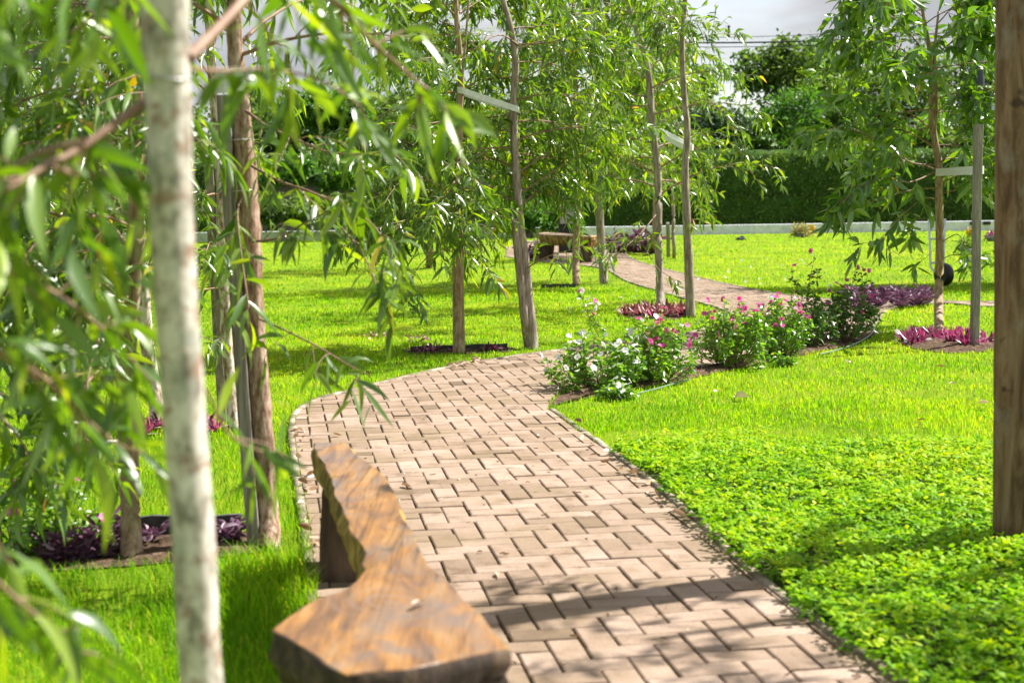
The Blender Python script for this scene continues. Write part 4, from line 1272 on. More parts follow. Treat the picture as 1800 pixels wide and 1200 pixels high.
# ------------------------------------------------------------------ rosettes and purple plants
def rosette(name, base, label, cat, group, mat, n, ln, w, up=(.3, 1.3), seed=0, sag=.15, base_r=.02):
    rng = np.random.default_rng(seed)
    az = rng.uniform(0, 2 * np.pi, n); el = rng.uniform(*up, n)
    d = np.c_[np.cos(az) * np.cos(el), np.sin(az) * np.cos(el), np.sin(el)]
    bs = np.array(base) + np.c_[np.cos(az) * base_r, np.sin(az) * base_r, rng.uniform(.0, .03, n)]
    o = leaves(name, bs, d, ln * rng.uniform(.7, 1.2, n), w * rng.uniform(.8, 1.2, n), MT[mat], np.clip(rng.normal(.55, .25, n), 0, 1), None, sag, .03, .7, LW_STRAP, np.cross(d, [0, 0, 1.]) + .01, base)
    return tagp(o, label, cat, group)
def place(proto, pts, label, group, seed=1, smin=.75, smax=1.15):
    rng = np.random.default_rng(seed)
    for i, p in enumerate(pts):
        o = proto if i == 0 else proto.copy()
        if i: COL.objects.link(o)
        o.location = (p[0], p[1], .01)
        o.rotation_euler = (rng.normal(0, .08), rng.normal(0, .08), rng.uniform(0, 6.28))
        s = rng.uniform(smin, smax); o.scale = (s, s, s * rng.uniform(.85, 1.1))
        tagp(o, label, None, group)
def spread(px_poly, n, seed, mind=.06):
    rng = np.random.default_rng(seed)
    poly = np.array([G(x, y)[:2] for x, y in px_poly]); lo, hi = poly.min(0), poly.max(0)
    res = []; tries = 0
    while len(res) < n and tries < 4000:
        tries += 1
        p = lo + rng.random(2) * (hi - lo)
        if not inpoly(p[0:1], p[1:2], poly)[0]: continue
        if any(np.hypot(*(p - q)) < mind for q in res): continue
        res.append(p)
    return res
pr = rosette('rosette_plant', [0, 0, 0], '-', 'plant', '-', 'rhoeo', 26, .17, .026, (.15, 1.35), 1)
place(pr, spread([(1583, 603), (1600, 596), (1645, 594), (1648, 606), (1610, 611)], 9, 3, .075), 'magenta spiky leaved plant left of the slender tree on the right lawn', 'magenta spiky plants under the right tree, left of its trunk', 2, .65, .95)
pr2 = rosette('rosette_plant', [0, 0, 0], '-', 'plant', '-', 'rhoeo', 26, .18, .026, (.15, 1.35), 4)
place(pr2, spread([(1662, 600), (1705, 597), (1712, 611), (1670, 612)], 7, 5, .075), 'magenta spiky leaved plant between the slender tree and its grey stake', 'magenta spiky plants between the right tree and its stake', 6, .65, .95)
pr3 = rosette('rosette_plant', [0, 0, 0], '-', 'plant', '-', 'rhoeo', 18, .15, .024, (.2, 1.3), 7)
place(pr3, spread([(1718, 600), (1744, 598), (1744, 606), (1722, 608)], 3, 8, .08), 'small magenta spiky leaved plant right of the grey stake', 'small magenta spiky plants right of the stake', 9, .6, .85)
pr4 = rosette('rosette_plant', [0, 0, 0], '-', 'plant', '-', 'rhoeo_red', 24, .19, .03, (.35, 1.4), 10)
place(pr4, spread([(1090, 558), (1110, 549), (1205, 550), (1212, 557), (1150, 560)], 24, 11, .09), 'red spiky leaved plant in the row at the foot of the bent dark trunk', 'red spiky plants in a row on the island lawn', 12, .62, .9)
pr5 = rosette('rosette_plant', [0, 0, 0], '-', 'plant', '-', 'rhoeo', 20, .16, .025, (.2, 1.35), 13)
place(pr5, [G(262, 760), G(285, 755), G(248, 772)], 'magenta spiky plant at the foot of the pale leaning trunk', 'magenta spiky plants at the pale leaning trunk', 14, .55, .75)
pr6 = rosette('rosette_plant', [0, 0, 0], '-', 'plant', '-', 'rhoeo', 20, .16, .025, (.2, 1.35), 15)
place(pr6, [G(362, 752), G(378, 760), G(350, 757)], 'magenta spiky plant beside the dark square stake left of the path', 'magenta spiky plants beside the dark stake', 16, .55, .75)
pr7 = rosette('rosette_plant', [0, 0, 0], '-', 'plant', '-', 'rhoeo', 10, .07, .02, (.1, 1.2), 17)
place(pr7, [G(x, y) for x, y in ((735, 620), (742, 621), (757, 619), (763, 620), (795, 619), (858, 618), (866, 618), (875, 617))], 'tiny pink leaved plant in the narrow framed bed under the smooth trunk', 'tiny pink plants in the narrow framed bed', 18)

def purple_plant(seed):
    rng = np.random.default_rng(seed)
    bs, ds = [], []
    m = MB()
    for k in range(7):
        a = rng.uniform(0, 6.28); e = rng.uniform(.5, 1.3); L_ = rng.uniform(.08, .17)
        d = np.array([math.cos(a) * math.cos(e), math.sin(a) * math.cos(e), math.sin(e)])
        for j in range(6):
            p = d * L_ * (j + .6) / 6
            aa = a + rng.uniform(-2.2, 2.2)
            bs.append(p); ds.append(d * .5 + np.array([math.cos(aa), math.sin(aa), .25]))
    n = len(bs)
    o = leaves('purple_plant', np.array(bs), np.array(ds), .09 * rng.uniform(.6, 1.2, n), .026 * rng.uniform(.8, 1.2, n), MT['purple'], np.clip(rng.normal(.5, .25, n), 0, 1), None, .2, .05, .6, LW_OVAL)
    o['category'] = 'plant'
    return o
pp = purple_plant(1)
place(pp, spread([(1500, 538), (1505, 526), (1560, 524), (1628, 526), (1636, 540), (1570, 546), (1510, 545)], 36, 21, .09), 'purple leaved plant in the patch on the lawn beyond the flower bushes', 'purple plants in the patch beyond the flower bushes', 22, .95, 1.45)
pp2 = purple_plant(2)
place(pp2, spread([(60, 985), (75, 958), (175, 948), (222, 955), (215, 985), (120, 1000)], 15, 23, .07), 'dark purple leaved plant in the mulch bed left of the slim tan trunk', 'purple plants in the left mulch bed', 24, .5, .85)
pp3 = purple_plant(3)
place(pp3, [G(378, 948), G(398, 945), G(384, 958), G(408, 955), G(268, 960)], 'purple leaved plant in the mulch bed right of the slim tan trunk', 'purple plants at the right end of the left mulch bed', 25, .5, .9)
pp4 = purple_plant(4)
place(pp4, [G(1068, 447) + [0, .2, 0], G(1083, 446), G(1098, 445), G(1112, 444), G(1126, 447), G(1138, 447)], 'tall dark red leaved plant beside the path in front of the far white kerb', 'dark red plants between the far trunks', 26, 2.5, 3.4)
pp5 = purple_plant(5)
place(pp5, [G(927, 455), G(932, 458), G(925, 446)], 'reddish leaved plant left of the far bench', 'reddish plants left of the far bench', 27, 1.5, 2.0)

# ------------------------------------------------------------------ flowering bushes
def flower_mesh(name, mat, r, seed):
    rng = np.random.default_rng(seed)
    n = 5; az = np.arange(5) * 2 * np.pi / 5
    d = np.c_[np.cos(az), np.sin(az), np.full(5, .25)]
    sd2 = np.c_[-np.sin(az), np.cos(az), np.zeros(5)]
    o = leaves(name, np.zeros((5, 3)), d, r, r * .95, mat, rng.random(5), None, .15, 0, .15, np.array([.25, .7, 1.0, .95, .55]), sd2)
    return o
FL = {}
for k_, m_ in (('white', 'white_petal'), ('pink', 'pink_petal')):
    o = flower_mesh('flower', MT[m_], .025, 3)
    FL[k_] = o.data
    bpy.data.objects.remove(o)
def bush(base, rx, ry, h, label, nst, flowers, seed, leafmat='vinca', ll=.045, lw=.02, nleaf=24, cat='flower bush', sprigs=(), minr=.0, name='flower_bush'):
    base = np.array(base, float); base[2] = 0
    rng = np.random.default_rng(seed)
    t = thing(name, base, label, cat, 'flowering bushes in the planting beds')
    m = MB(); lb, ld, tips = [], [], []
    specs = []
    for i in range(nst):
        a = rng.uniform(0, 6.28); rr = math.sqrt(rng.random())
        hh = h * (1 - .45 * rr ** 2) * rng.uniform(.65, 1.12)
        specs.append((np.array([math.cos(a) * rx * rr, math.sin(a) * ry * rr, hh]), rr, a))
    for sp in sprigs:
        specs.append((np.array(sp, float), .5, 0))
    for end, rr, a in specs:
        st = np.array([end[0] * .3 + rng.normal(0, .02), end[1] * .3 + rng.normal(0, .02), 0])
        mid = st * .45 + end * .55 + rng.normal(0, .025, 3) + np.array([end[0] * .12, end[1] * .12, -.02])
        c, _ = crom(np.array([st, mid, end]), np.ones(3), 5)
        m.tube(c + base, np.linspace(.004, .0015, len(c)), 5, False)
        tips.append(c[-1])
        tf = rng.random(nleaf) ** .6 * (1 - minr) + minr
        idx = np.clip((tf * (len(c) - 1)).astype(int), 0, len(c) - 2)
        fr = tf * (len(c) - 1) - idx
        p = c[idx] * (1 - fr)[:, None] + c[idx + 1] * fr[:, None]
        az = rng.uniform(0, 6.28, nleaf); e = rng.normal(.25, .4, nleaf)
        d = np.c_[np.cos(az) * np.cos(e), np.sin(az) * np.cos(e), np.sin(e)]
        lb.append(p + base + d * .006); ld.append(d)
    m.build('stem', MT['stem'], t)
    lb = np.concatenate(lb); ld = np.concatenate(ld); n = len(lb)
    r = np.clip(rng.beta(2, 2, n) * .9 + .1 * (lb[:, 2] / h > .8), 0, 1)
    leaves('foliage', lb, ld, ll * rng.uniform(.6, 1.2, n), lw * rng.uniform(.8, 1.2, n), MT[leafmat], r, t, .3, .05, .35, LW_OVAL)
    tips = np.array(tips)
    for col, cnt, side in flowers:
        cand = np.argsort(-(tips[:, 2] + rng.normal(0, h * .25, len(tips)) - tips[:, 1] * .5 + side * tips[:, 0]))
        for i in range(cnt):
            p = tips[cand[i % len(cand)]] + rng.normal(0, .018, 3) + [0, 0, .018]
            o = bpy.data.objects.new('flower', FL[col]); link(o)
            o.parent = t; o.location = tuple(p)
            o.rotation_euler = (rng.normal(.75, .45), rng.normal(0, .45), rng.uniform(0, 6.28))
            # face outward and towards the light, in a random turn
            s = rng.uniform(.75, 1.15); o.scale = (s, s, s)
    return t
bush(G(1052, 686), .36, .26, .36, 'low bush of white flowers at the near end of the bed beside the path', 60, [('white', 44, -.3)], 51, nleaf=32)
bush(G(1150, 674), .27, .26, .46, 'rounded bush of small pink flowers right of the white flowering bush', 60, [('pink', 30, .3), ('white', 12, -1)], 52, nleaf=32, sprigs=[(-.5, .05, .62), (-.46, .1, .58), (-.4, .05, .56), (-.42, 0, .5)])
bush(G(1078, 702), .12, .09, .12, 'tiny white flowered plant hanging over the grass before the white bush', 16, [('white', 9, 0)], 53, nleaf=22)
bush(G(1284, 647), .32, .26, .5, 'pink flowered bush in the middle of the bed, left half', 66, [('pink', 32, 0)], 54, nleaf=30, minr=.1)
bush(G(1366, 629), .3, .26, .48, 'pink flowered bush in the middle of the bed, right half with yellowing leaves', 60, [('pink', 26, 0), ('white', 4, 0)], 55, nleaf=30, minr=.1)
bush(G(1430, 612), .26, .2, .42, 'tall sparse bush with shade toned leaves and two upright sprigs', 30, [('pink', 4, 0)], 56, 'vinca_shaded', .055, .021, 24, sprigs=[(-.17, 0, .66), (-.15, .02, .58), (.0, .0, .74), (.03, 0, .66), (-.01, .03, .6), (-.1, 0, .5)], minr=.15)
bush(G(1485, 602), .3, .22, .5, 'bush with shade toned leaves and a pink flowering top at the far end of the bed', 44, [('pink', 16, .4)], 57, 'vinca_shaded', .052, .021, 24, sprigs=[(.1, .05, .62), (.15, .05, .6), (.2, .05, .58)], minr=.15)
bush(G(1375, 645), .09, .07, .12, 'small leafy plant at the bare middle of the bed front', 10, [], 58, nleaf=20)
bush(G(35, 978), .32, .2, .32, 'dense green bush with a few magenta flowers at the lower left edge', 50, [('pink', 9, .2)], 59, 'vinca', .04, .016, 28)
bush(G(120, 962), .09, .08, .13, 'small pale leaved plant between the left bush and the purple plants', 10, [('pink', 1, 0)], 60, nleaf=18)

# ------------------------------------------------------------------ fallen leaves
def fallen(px, ln, w, rnd, label, seed, cat='leaf', z=.02, name='fallen_leaf', group='dead leaves lying about'):
    rng = np.random.default_rng(seed)
    p = G(px[0], px[1], z)
    a = rng.uniform(0, 6.28)
    d = np.array([[math.cos(a), math.sin(a), .15]])
    o = leaves(name, p[None], d, np.array([ln]), np.array([w]), MT['dead'], np.array([rnd]), None, .1, .3, .9, LW_OVAL, np.array([[-math.sin(a), math.cos(a), rng.normal(0, .3)]]), p)
    tagp(o, label, cat, group)
fallen((1291, 698), .11, .06, .95, 'large pale curled dead leaf lying on the right lawn before the bushes', 3, z=.035)
fallen((1718, 709), .07, .035, .8, 'tan dead leaf on the right lawn next to the wooden post', 4, z=.035)
fallen((1487, 637), .06, .04, 1.0, 'whitish leaf on the grass right of the flower bed', 5, z=.035)
fallen((1661, 645), .07, .03, .35, 'brown curled leaf on the grass below the slender tree', 6, z=.035)
fallen((1676, 674), .06, .02, .7, 'thin tan leaf on the right lawn, midway to the post', 7, z=.035)
fallen((1022, 743), .08, .03, .25, 'brown curled leaf on the grass just right of the path corner', 8, z=.03)
fallen((1535, 585), .1, .04, .75, 'tan leaf at the far end of the flower bed', 9, z=.03)
fallen((1612, 738), .05, .03, .2, 'small brown leaf at the turf seam', 10, z=.035)
fallen((1255, 688), .05, .03, .9, 'small pale leaf on the grass before the pink bushes', 11, z=.035)
fallen((876, 1014), .075, .016, .62, 'narrow yellowish leaf lying on the pavers by the bench', 12)
fallen((706, 852), .09, .03, .5, 'orange brown curled leaf on the pavers beyond the bench', 13)
fallen((651, 824), .06, .02, .1, 'dark narrow leaf on the pavers near the far end of the bench', 14)
fallen((745, 1056), .06, .02, .9, 'pale curled leaf lying on the bench top', 15, z=ZT + .006)
fallen((600, 765), .05, .025, .4, 'brown leaf on the pavers behind the far end of the bench', 16)
def litter(px_poly, n, label, seed, z=.03):
    rng = np.random.default_rng(seed)
    pts = spread(px_poly, n, seed, .012)
    b = np.array([[p[0], p[1], z + rng.uniform(0, .015)] for p in pts]); m = len(b)
    a = rng.uniform(0, 6.28, m)
    d = np.c_[np.cos(a), np.sin(a), rng.normal(.1, .2, m)]
    o = leaves('leaf_litter', b, d, rng.uniform(.03, .07, m), rng.uniform(.012, .03, m), MT['dead'], np.clip(rng.normal(.65, .25, m), 0, 1), None, .1, .2, .7, LW_OVAL)
    tagp(o, label, 'leaf litter', None, 'stuff')
litter([(636, 600), (650, 592), (690, 592), (690, 600), (655, 605)], 26, 'small heap of dry leaves on the lawn left of the framed bed', 61)
litter([(712, 606), (715, 600), (755, 598), (757, 604)], 24, 'scatter of dry leaves behind the narrow framed bed', 62)
litter([(795, 648), (830, 640), (850, 636), (850, 641), (800, 652)], 40, 'dry pale leaves collected along the path edging', 63)
litter([(521, 745), (528, 745), (545, 880), (556, 1020), (545, 1020), (533, 880)], 30, 'dry leaf litter in the gap between the bench and the grass', 64)
litter([(1005, 770), (1015, 765), (1320, 1010), (1310, 1018)], 22, 'bits of dry leaf along the right edge of the path', 65)
N = 170
k_ = RNG.integers(0, 60, N)
uv_ = np.c_[RNG.uniform(-8, 8, N), RNG.uniform(-12, 40, N)]
pp0 = np.array([g2w(a_, b__) for a_, b__ in uv_])
ok_ = inpoly(pp0[:, 0], pp0[:, 1], PATH); pp0 = pp0[ok_]; m = len(pp0); a = RNG.uniform(0, 6.28, m)
o = leaves('path_debris', np.c_[pp0, np.full(m, .018)], np.c_[np.cos(a), np.sin(a), np.full(m, .05)], RNG.uniform(.008, .035, m), RNG.uniform(.004, .011, m), MT['dead'], RNG.random(m), None, .05, .2, .6, LW_OVAL)
tagp(o, 'tiny bits of dry leaf and twig scattered over the brick path', 'debris', None, 'stuff')
# small pale fallen blossoms on the far lawn
rng = np.random.default_rng(5)
pts = [G(x, y, .035) for x, y in zip(np.r_[rng.uniform(1210, 1460, 26), rng.uniform(1000, 1130, 6), rng.uniform(1560, 1740, 10)], np.r_[rng.uniform(440, 515, 26), rng.uniform(500, 560, 6), rng.uniform(560, 600, 10)])]
b_ = np.array(pts); m = len(b_); a = rng.uniform(0, 6.28, m)
o = leaves('fallen_petals', b_, np.c_[np.cos(a), np.sin(a), rng.normal(.4, .2, m)], rng.uniform(.03, .06, m), rng.uniform(.025, .045, m), MT['white_petal'], rng.random(m), None, .1, .1, .5, LW_OVAL)
tagp(o, 'small whitish petals sprinkled over the lawn beyond the path', 'petals', None, 'stuff')

# ------------------------------------------------------------------ far things on the lawn
MT['conc'] = solid_mat('whitewashed_kerb', nc(5, [(.3, (.42, .44, .5)), (.5, (.6, .62, .68)), (.7, (.74, .76, .8))]), .8, .2)
KY = 44.0
b = MB()
xs = np.linspace(-28, 34, 60)
vs = []
for x in xs:
    h = .27 + .05 * (x - 8) / 20 if x > 8 else .27
    vs += [(x, KY, -.02), (x, KY + .02, h), (x, KY + .28, h + .004), (x, KY + .3, -.02)]
b.add(vs, [(i * 4 + k, i * 4 + k + 1, i * 4 + 5 + k, i * 4 + 4 + k) for i in range(59) for k in range(3)])
kw = b.build('kerb_wall', MT['conc'], smooth=False, base=[0, KY, 0])
tagp(kw, 'low whitewashed kerb wall along the far side of the lawn', 'kerb wall')
MT['dark'] = solid_mat('black_plastic', lambda n: (.012, .013, .014), .45, .4)
for x0, x1 in ((1705, 1723), (1728, 1741)):
    b = MB(); c = P((x0 + x1) / 2, 395, KY - .005); c[2] = .22
    w = (x1 - x0) / F_PX * KY
    b.box(c, (w, .03, .1)); b.box(c + [0, -.012, 0], (w * .86, .02, .06))
    b.build('drain_opening', MT['dark'], kw, smooth=False)
def tuft_plant(base, r, h, n, mat, label, seed, cat='plant', name='shrub', group=None, leaf=(.12, .03), pot=None):
    rng = np.random.default_rng(seed)
    base = np.array(base, float); base[2] = 0
    t = thing(name, base, label, cat, group)
    u = unit(rng.standard_normal((n, 3))); u[:, 2] = np.abs(u[:, 2])
    p = base + u * np.array([r, r, h * .8]) * rng.uniform(.35, 1.0, (n, 1)) + [0, 0, .05]
    leaves('foliage', p, u + .5 * rng.standard_normal((n, 3)) + [0, 0, .3], leaf[0] * rng.uniform(.6, 1.2, n), leaf[1], MT[mat], rng.random(n), t, .3, .05, .4, LW_OVAL)
    m = MB()
    for k in range(7):
        a = rng.uniform(0, 6.28)
        m.tube([base + [0, 0, -.01], base + [math.cos(a) * r * .4, math.sin(a) * r * .4, h * .4], base + [math.cos(a) * r * .6, math.sin(a) * r * .6, h * .7]], [.015, .01, .006], 5, False)
    m.build('stem', MT['stem'], t)
    if pot:
        m = MB(); m.tube([base + [0, 0, 0], base + [0, 0, pot[1] * .6], base + [0, 0, pot[1]], base + [0, 0, pot[1] * .9]], [pot[0] * .8, pot[0], pot[0] * 1.08, pot[0] * .9], 14)
        m.build('pot', MT[pot[2]], t)
    return t
MT['pot_blue'] = solid_mat('grey_blue_pot', lambda n: (.22, .25, .3), .6, .3)
MT['petal_cream'] = leaf_mat('cream_leaf', [(0, (.12, .16, .05)), (.5, (.35, .33, .14)), (1, (.55, .45, .25))], trans=.3, tint=(1.3, 1.2, .6), rough=.5)
MT['yellow_leaf'] = leaf_mat('yellow_leaf', [(0, (.15, .2, .02)), (.5, (.5, .4, .03)), (1, (.65, .35, .05))], trans=.3, tint=(1.3, 1.2, .5), rough=.5)
tuft_plant(G(1408, 417), .27, .42, 420, 'petal_cream', 'round cream topped pot plant on the far lawn by the kerb wall', 71, pot=(.16, .14, 'pot_blue'), group=None)
tuft_plant(G(1426, 414), .12, .3, 160, 'yellow_leaf', 'small yellow and green plant right beside the cream pot plant', 72)
tuft_plant(G(1700, 448), .2, .36, 260, 'leaf_far', 'dark green pot plant behind the branches by the grey stake', 73, pot=(.13, .12, 'conc'))
tuft_plant(G(1745, 424), .16, .24, 150, 'rhoeo', 'pink flowering pot plant near the wooden post on the far lawn', 74, pot=(.16, .14, 'pot_blue'))
tuft_plant(G(1708, 418), .14, .28, 150, 'yellow_leaf', 'yellow flowering plant behind the grey stake on the far lawn', 75)
tuft_plant(G(1221, 412), .14, .26, 120, 'leaf_far', 'small green plant at the kerb wall beside the tall straight trunk', 76)
tuft_plant(G(690, 455), .35, .4, 300, 'leaf_far_bright', 'low green bush on the lawn left of the trees at the path bend', 77)
# stone
b = MB(); c = G(1303, 422)
rng = np.random.default_rng(3)
import bmesh
bm = bmesh.new(); bmesh.ops.create_icosphere(bm, subdivisions=3, radius=1)
me = bpy.data.meshes.new('stone')
for v in bm.verts:
    n_ = v.co.normalized(); k = 1 + .18 * math.sin(n_.x * 5 + 1) * math.cos(n_.y * 4) + .1 * math.sin(n_.z * 7 + n_.x * 3)
    v.co = Vector((n_.x * .13 * k, n_.y * .1 * k, max(-.03, n_.z * .08 * k)))
bm.to_mesh(me); bm.free()
me.materials.append(MT['board'])
o = link(bpy.data.objects.new('stone', me)); o.location = (c[0], c[1], .02)
tagp(o, 'small dark stone lying on the far lawn', 'stone')
# dark wheel with a pale frame (small hand cart)
MT['pale_metal'] = solid_mat('pale_painted_metal', lambda n: (.55, .56, .58), .5, .4)
w0 = G(1656, 503); dW = w0[1]
t = thing('hand_cart', [w0[0], dW, 0], 'black wheel under a pale metal frame, partly hidden by the slender tree', 'cart')
b = MB(); b.tube([P(1650, 485, dW), P(1662, 485, dW)], [.001, .001], 4)
b = MB()
wc = np.array([w0[0] + .02, dW, .155]); rot = math.radians(24)
ax = np.array([math.cos(rot), math.sin(rot), 0]); pv = np.array([-math.sin(rot), math.cos(rot), 0])
prof = [(.0, .05), (.06, .055), (.09, .05), (.115, .06), (.145, .05), (.155, .02), (.155, -.02), (.145, -.05), (.115, -.06), (.09, -.05), (.06, -.055), (.0, -.05)]
vs = []; ns = 28
for r_, a_ in prof:
    for k in range(ns):
        th = 2 * math.pi * k / ns
        vs.append(wc + ax * a_ + (pv * math.cos(th) + np.array([0, 0, 1]) * math.sin(th)) * max(r_, .001))
b.add(vs, [(i * ns + k, i * ns + (k + 1) % ns, (i + 1) * ns + (k + 1) % ns, (i + 1) * ns + k) for i in range(len(prof) - 1) for k in range(ns)])
b.build('wheel', MT['dark'], t)
b = MB()
for sx in (-1, 1):
    b.tube([wc + ax * .09 * sx, P(1647 + sx * 11, 470, dW + .04), P(1647 + sx * 14, 385, dW + .35)], [.016] * 3, 8)
for yy in (462, 420):
    b.tube([P(1647 - 11, yy, dW + .06), P(1647 + 12, yy, dW + .06)], [.014] * 2, 8)
b.build('frame', MT['pale_metal'], t)
# information box near the far bench
MT['box_dark'] = solid_mat('dark_green_box', lambda n: (.015, .02, .017), .5, .4)
MT['box_grey'] = solid_mat('grey_panel', nc(8, [(.3, (.32, .31, .29)), (.7, (.42, .41, .39))]), .6, .3)
c = P(998, 423, 32.0); c[2] = 0
t = thing('litter_bin', c, 'dark bin with a pale grey upper panel behind the far bench', 'bin')
b = MB(); b.box(c + [0, 0, .3], (.36, .34, .6)); b.box(c + [0, 0, .62], (.39, .37, .03)); b.build('body', MT['box_dark'], t, smooth=False)
b = MB(); b.box(c + [0, -.02, .82], (.36, .3, .37)); b.box(c + [0, -.02, 1.02], (.4, .34, .035)); b.build('hood', MT['box_grey'], t, smooth=False)
b = MB()
for sx in (-.185, .185): b.box(c + [sx, .0, .5], (.025, .36, 1.0))
b.build('frame', MT['box_dark'], t, smooth=False)
for i, (x, lab) in enumerate(((940, 'left of the two thin canes'), (944.5, 'right of the two thin canes'))):
    b = MB(); p = G(x, 456); b.tube([p, P(x, 420, p[1]) ], [.022, .02], 7)
    tagp(b.build('thin_cane', MT['bark_pale'], base=p), lab + ' standing left of the far bench', 'cane', 'thin canes by the far bench')

# ------------------------------------------------------------------ embankment and far greenery
def bank_cols(n):
    t = noise(n, 2.2, 6, .65)
    r = ramp(n, [(.3, (.03, .065, .012)), (.55, (.055, .12, .018)), (.8, (.09, .165, .025))])
    n.links.new(t.outputs['Fac'], r.inputs[0])
    t2 = noise(n, .22, 3, .5)
    r2 = ramp(n, [(.66, (0, 0, 0)), (.74, (.6, .6, .6))])
    n.links.new(t2.outputs['Fac'], r2.inputs[0])
    return mixc(n, r.outputs[0], (.09, .07, .04), r2.outputs[0])
MT['bank'] = solid_mat('overgrown_bank', bank_cols, .95, .1, (nh(14, 5, .7), 1.0, .12))
prof = [(46.9, -.05), (46.95, .25), (47.02, .55), (47.08, .8), (47.11, 1.0), (47.13, 1.07), (47.22, 1.08), (47.25, 1.3), (47.3, 1.7), (47.36, 2.1), (47.42, 2.4), (47.6, 2.54), (50, 2.62), (58, 2.7), (75, 2.9), (400, 3.0)]
xs = np.concatenate([[-300, -120, -60], np.linspace(-30, 34, 260), [60, 120, 300]])
vs = []
for j, (y, z) in enumerate(prof):
    amp = 0 if j in (0, 15) else .06
    dz = (vnoise(xs, np.full_like(xs, j * 1.7), .35, 5) - .5) * amp * 2 + (vnoise(xs, np.full_like(xs, j * .9), 2.2, 8) - .5) * amp * 3 * (j > 8)
    dy = (vnoise(xs, np.full_like(xs, j * 2.3), .3, 3) - .5) * amp * 3
    vs.append(np.c_[xs, y + dy, z + dz])
b = MB(); n = len(xs)
b.add(np.concatenate(vs), [(j * n + i, j * n + i + 1, (j + 1) * n + i + 1, (j + 1) * n + i) for j in range(len(prof) - 1) for i in range(n - 1)])
tagp(b.build('embankment', MT['bank']), 'steep dark green overgrown bank with a ledge behind the far lawn', 'embankment', kind='structure')
# ivy-like tufts on the bank
N = 16000
x = RNG.uniform(-12, 22, N); f = RNG.random(N)
pz = np.interp(f, [0, .42, .46, 1], [0.03, 1.08, 1.1, 2.6]); py_ = np.interp(pz, [q[1] for q in prof[:13]], [q[0] for q in prof[:13]]) - .03
d = np.c_[RNG.normal(0, .6, N), RNG.uniform(-1, -.2, N), RNG.normal(-.5, .6, N)]
o = quad_leaves('bank_growth', np.c_[x, py_, pz], d, RNG.uniform(.08, .22, N), RNG.uniform(.03, .07, N), MT['leaf_far'], RNG.random(N) * .8)
tagp(o, 'tangle of dark creeping growth hanging on the far bank', 'creepers', kind='stuff')

def far_tree(base, blobs, n, mat, label, seed, name='background_tree', leaf=(.2, .11), trunk_h=None, cat='tree', group='trees and shrubs beyond the lawn', loose=.3):
    """blobs: (centre xyz, radius xyz)"""
    rng = np.random.default_rng(seed)
    base = np.array(base, float)
    t = thing(name, base, label, cat, group)
    w = MB()
    cs = []
    tot = sum(r[0] * r[1] * r[2] for _, r in blobs) ** .5
    ctr = np.mean([c for c, _ in blobs], 0)
    top = np.array([base[0] * .5 + ctr[0] * .5, base[1] * .5 + ctr[1] * .5, ctr[2]])
    w.tube([base + [0, 0, -.1], base * .5 + top * .5 + rng.normal(0, .08, 3), top], [.14, .1, .05], 9, False, .04, sub=4)
    pos, dirs, rnd = [], [], []
    vol = np.array([r[0] * r[1] * r[2] for _, r in blobs]) ** (2 / 3.); vol /= vol.sum()
    for (c, r), vfrac in zip(blobs, vol):
        c = np.array(c, float); r = np.array(r, float)
        w.tube([base * .35 + top * .65, (top + c) / 2 + rng.normal(0, .1, 3), c], [.06, .035, .015], 6, False, sub=3)
        ncl = max(5, int(26 * vfrac * len(blobs)))
        for k in range(ncl):
            u = unit(rng.standard_normal(3)); cc = c + u * r * rng.uniform(.35, 1.05)
            m = max(8, int(n * vfrac / ncl)); rr = min(r) * rng.uniform(.22, .42)
            q = rng.standard_normal((m, 3)) * rr * np.array([1, 1, .7]) * .75
            if k % 3 == 0:
                w.tube([c, (c + cc) / 2 + rng.normal(0, .05, 3), cc], [.02, .012, .006], 4, False)
            pos.append(cc + q); dirs.append(q + .5 * rng.standard_normal((m, 3)) * rr + np.array([0, 0, -.3 * rr])); rnd.append(np.clip(rng.normal(.45, .2) + rng.normal(0, .18, m), 0, 1))
    w.build('trunk', MT['bark_grey'], t)
    pos = np.concatenate(pos); dirs = np.concatenate(dirs); rnd = np.concatenate(rnd)
    quad_leaves('crown', pos, dirs, leaf[0] * rng.uniform(.6, 1.3, len(pos)), leaf[1] * rng.uniform(.7, 1.3, len(pos)), MT[mat], rnd, t)
    return t
def B(px, py, d, rx, ry, rz=None):
    """blob from picture centre and half sizes in photo pixels at depth d"""
    s = d / F_PX
    return (P(px, py, d), np.array([rx * s, (rz or (rx + ry) / 2) * s, ry * s]))
def gb(px, d, z):
    p = P(px, 300, d); p[2] = z
    return p
far_tree(gb(1410, 56, 2.7), [B(1330, 130, 56, 45, 38), B(1390, 105, 56, 50, 42), B(1440, 100, 57, 50, 40), B(1420, 165, 55, 70, 40), B(1470, 150, 57, 60, 50), B(1310, 105, 56, 16, 12), B(1375, 72, 56, 12, 8), B(1400, 140, 56, 90, 50)], 9500, 'leaf_far', 'large open crowned dark tree on the bank behind the far lawn', 81)
far_tree(gb(1560, 58, 2.7), [B(1530, 160, 58, 60, 60), B(1600, 150, 58, 60, 70), B(1580, 220, 57, 80, 50)], 5500, 'leaf_far', 'dark spreading tree on the bank behind the broad leaved tree', 82)
far_tree(gb(1700, 60, 2.7), [B(1680, 150, 60, 60, 70), B(1740, 130, 60, 50, 60), B(1710, 215, 59, 70, 50), B(1800, 160, 60, 60, 70)], 6000, 'leaf_far', 'dark tree on the bank next to the utility pole', 83)
